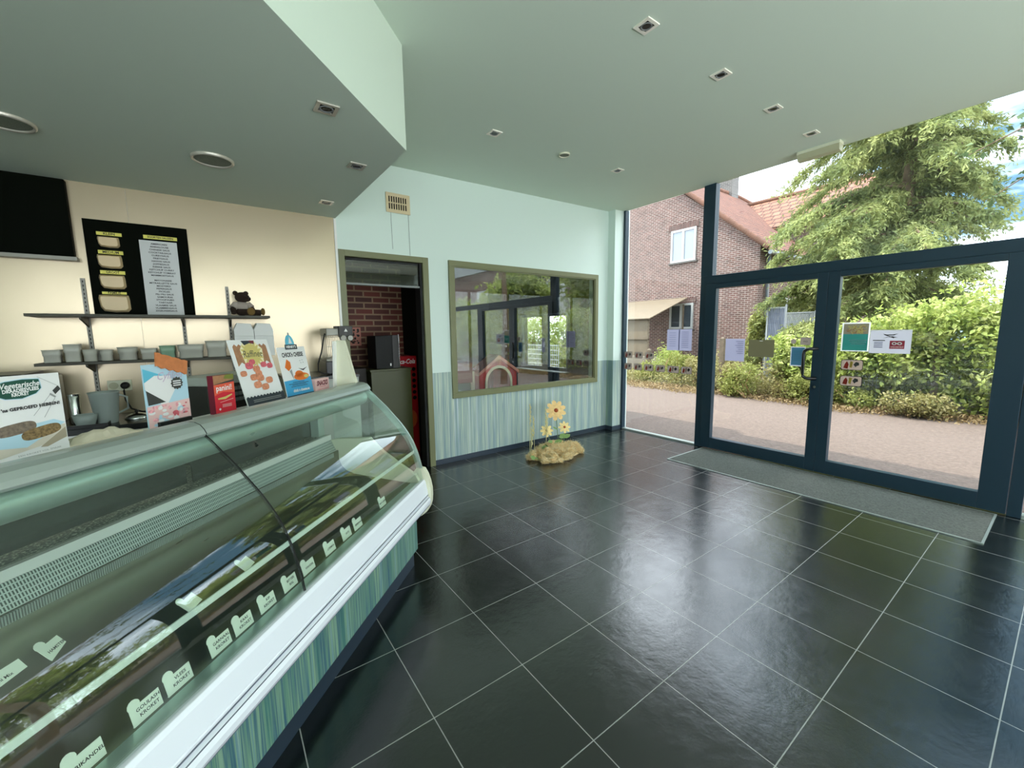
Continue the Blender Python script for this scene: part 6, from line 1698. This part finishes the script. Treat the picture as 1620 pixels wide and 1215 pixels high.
def notices():
    t, W, H, a = sticker('window_notice', 'grey folded notice taped inside the narrow side window', 'notice', 3.43, 3.058, 1.272, 1.56, 'notice_grey')
    a.poly(rect(-0.008, 0.008, 0.005, H - 0.005), 'notice_grey2')
    for i in range(9): a.poly(rect(0.04, 0.14, H - 0.04 - i * 0.026, H - 0.034 - i * 0.026), 'notice_grey2', up=(i == 0))
    for i in range(7): a.poly(rect(-0.15, -0.05, H - 0.05 - i * 0.03, H - 0.045 - i * 0.03), 'notice_grey2', up=False)
    shift(a)
    t, W, H, a = sticker('window_notice', 'upright pale grey notice at the left of the left door glass', 'notice', 2.606, 2.376, 1.163, 1.434, 'notice_grey')
    for i, w in enumerate((.09, .07, .10, .08, .06, .085, .07)): a.poly(rect(0.1 - w, 0.1, H - 0.035 - i * 0.024, H - 0.029 - i * 0.024), 'notice_grey2', up=(i == 0))
    shift(a)
    t, W, H, a = sticker('window_notice', 'dark olive landscape notice in the middle of the left door glass', 'notice', 2.332, 2.052, 1.225, 1.424, 'notice_olive')
    a.poly(circ(0.0, H - 0.013, 0.02, 12, 0.005), 'paper'); shift(a)
    t, W, H, a = sticker('window_notice', 'small teal blue notice partly behind the black door handle', 'notice', 1.883, 1.745, 1.138, 1.350, 'notice_silver')
    a.poly(rect(-W / 2 + .008, W / 2 - .004, 0.01, H - 0.008), 'notice_blue')
    for i in range(6): a.poly(rect(-0.04, 0.05, H - 0.05 - i * 0.02, H - 0.046 - i * 0.02), 'notice_teal', up=(i == 0))
    shift(a)
    t, W, H, a = sticker('round_sticker', 'round grey sticker above the teal blue notice', 'sticker', 1.890, 1.836, 1.381, 1.436, 'sticker_grey', circle=True)
    t, W, H, a = sticker('square_sticker', 'square grey sticker above the black door handle', 'sticker', 1.797, 1.70, 1.372, 1.452, 'sticker_grey')
    a.txt('no', 0, H / 2, 0.04, 'sticker_dark'); shift(a)
    t, W, H, a = sticker('window_poster', 'teal poster with a picture of fries on the right door glass', 'poster', 1.437, 1.215, 1.315, 1.60, 'paper_film')
    a.poly(rect(-W / 2 + .012, W / 2 - .012, .008, H * .60), 'notice_teal'); a.poly(rect(-W / 2 + .012, W / 2 - .012, H * .60, H - .012), 'print_wood')
    rr = random.Random(6)
    for i in range(60):
        cx, cz, an = rr.uniform(-0.065, 0.075), H * rr.uniform(.64, .88), rr.uniform(0, PI); l, w = 0.016, 0.003
        dx, dz = math.cos(an), math.sin(an)
        a.poly([(cx + dx * l - dz * w, cz + dz * l + dx * w), (cx - dx * l - dz * w, cz - dz * l + dx * w), (cx - dx * l + dz * w, cz - dz * l - dx * w), (cx + dx * l + dz * w, cz + dz * l - dx * w)], 'print_gold' if i % 3 else 'print_tan', up=(i % 12 == 0))
    for i, (x0, x1) in enumerate(((-.05, .09), (-.04, .088), (-.03, .08))): a.poly(rect(x0, x1, H * .37 - i * .018, H * .37 + .008 - i * .018), 'notice_silver', up=(i == 0))
    shift(a)
    t, W, H, a = sticker('window_poster', 'white poster with black crossed pencil sketch and a red logo on the right door glass', 'poster', 1.212, 0.915, 1.302, 1.525, 'notice_silver')
    a.poly(rect(-W / 2, W / 2, H - .008, H), 'paper')
    for p in ([(-.05, .185), (-.02, .178), (.02, .178), (.06, .187), (.03, .170), (-.02, .168)], [(-.048, .182), (.035, .148), (.03, .143), (-.035, .172)], [(-.05, .142), (-.02, .155), (.06, .148), (.02, .162)]): a.poly([(x_ - .005, z_ * H / .223) for x_, z_ in p], 'ink')
    a.poly(rect(-.125, -.035, H * .53, H * .565), 'sticker_dark')
    for i in range(4): a.poly(rect(-.115, -.05, H * (.45 - i * .07), H * (.485 - i * .07)), 'notice_grey2', up=(i == 0))
    a.poly(rect(0.0, .105, H * .20, H * .54), 'print_duored')
    for cx in (.032, .070): a.poly(circ(cx, H * .42, .017, 18, .014), 'paper'); a.poly(circ(cx, H * .42, .010, 14, .0075), 'print_duored')
    a.poly(rect(.045, .058, H * .41, H * .43), 'paper'); a.txt('OPENGESTELD', .0525, H * .27, .016, 'print_blush', width=.092, bold=.0006)
    shift(a)
def make_translucent(keys, f=0.8):
    for k in keys:
        nt = M[k].node_tree; nd, L = nt.nodes, nt.links
        b = nd['Principled BSDF']; out = [n for n in nd if n.type == 'OUTPUT_MATERIAL'][0]
        tl = nd.new('ShaderNodeBsdfTranslucent'); tl.inputs['Color'].default_value = b.inputs['Base Color'].default_value
        mx = nd.new('ShaderNodeMixShader'); mx.inputs[0].default_value = f
        L.new(b.outputs[0], mx.inputs[1]); L.new(tl.outputs[0], mx.inputs[2]); L.new(mx.outputs[0], out.inputs[0])
make_translucent(['notice_grey', 'notice_grey2', 'notice_olive', 'notice_blue', 'notice_teal', 'notice_silver', 'sticker_rim', 'paper_film', 'sticker_grey', 'sticker_red', 'sticker_pale', 'sticker_yellow', 'print_duored'])
def food_sticker(y0, y1, z0, z1, label, big=False):
    t, W, H, a = sticker('food_sticker', label, 'sticker', y0, y1, z0, z1, 'sticker_pale' if big else 'sticker_grey', 'rounded food stickers on the glass', rr_=min(0.02, (z1 - z0) / 3))
    w = W / 2; e = 0.005 if big else 0.003
    ro, ri = rrect(-w, w, 0, H, min(0.02, H / 3), 4), rrect(-w + e, w - e, e, H - e, min(0.02, H / 3) - e * .6, 4)
    for i in range(len(ro)):
        j = (i + 1) % len(ro); a.poly([ro[i], ro[j], ri[j], ri[i]], 'sticker_dark' if big else 'sticker_rim', up=(i == 0))
    rr = random.Random(int(y0 * 1000))
    a.poly([(-w * .75, H * .2), (-w * .35, H * .12), (-w * .28, H * .55), (-w * .45, H * .85), (-w * .62, H * .6)], 'sticker_red')
    a.poly([(-w * .2, H * .3), (0, H * .2), (w * .12, H * .8), (-w * .15, H * .85)], 'sticker_yellow' if big else 'sticker_pale')
    a.poly([(w * .15, H * .55), (w * .35, H * .80), (w * .62, H * .74), (w * .66, H * .5), (w * .45, H * .42), (w * .36, H * .28)], 'sticker_dark')
    shift(a)
notices()
food_sticker(1.424, 1.245, 1.125, 1.23, 'upper rounded food sticker with red and yellow print on the right door', True)
food_sticker(1.422, 1.242, 0.962, 1.066, 'lower rounded food sticker with red and yellow print on the right door', True)
rows = [(4.14, 'top row'), (3.96, ''), (3.76, '')]
lt = ['rounded food sticker in the upper row of three, nearest the window frame', 'rounded food sticker, middle of the upper row of three', 'rounded food sticker, right end of the upper row of three']
for i, (a0, a1) in enumerate(((4.168, 4.02), (3.975, 3.83), (3.79, 3.635))): food_sticker(a0, a1, 1.135, 1.232, lt[i])
lb = ['rounded food sticker at the left end of the lower row of six', 'second food sticker from the left in the lower row of six', 'third food sticker from the left in the lower row of six', 'fourth food sticker from the left in the lower row of six', 'fifth food sticker from the left in the lower row of six', 'rounded food sticker at the right end of the lower row of six, beside the mullion']
for i, (a0, a1) in enumerate(((4.168, 4.025), (3.985, 3.84), (3.80, 3.645), (3.60, 3.45), (3.41, 3.23), (3.20, 3.04))): food_sticker(a0, a1, 0.955, 1.055, lb[i])
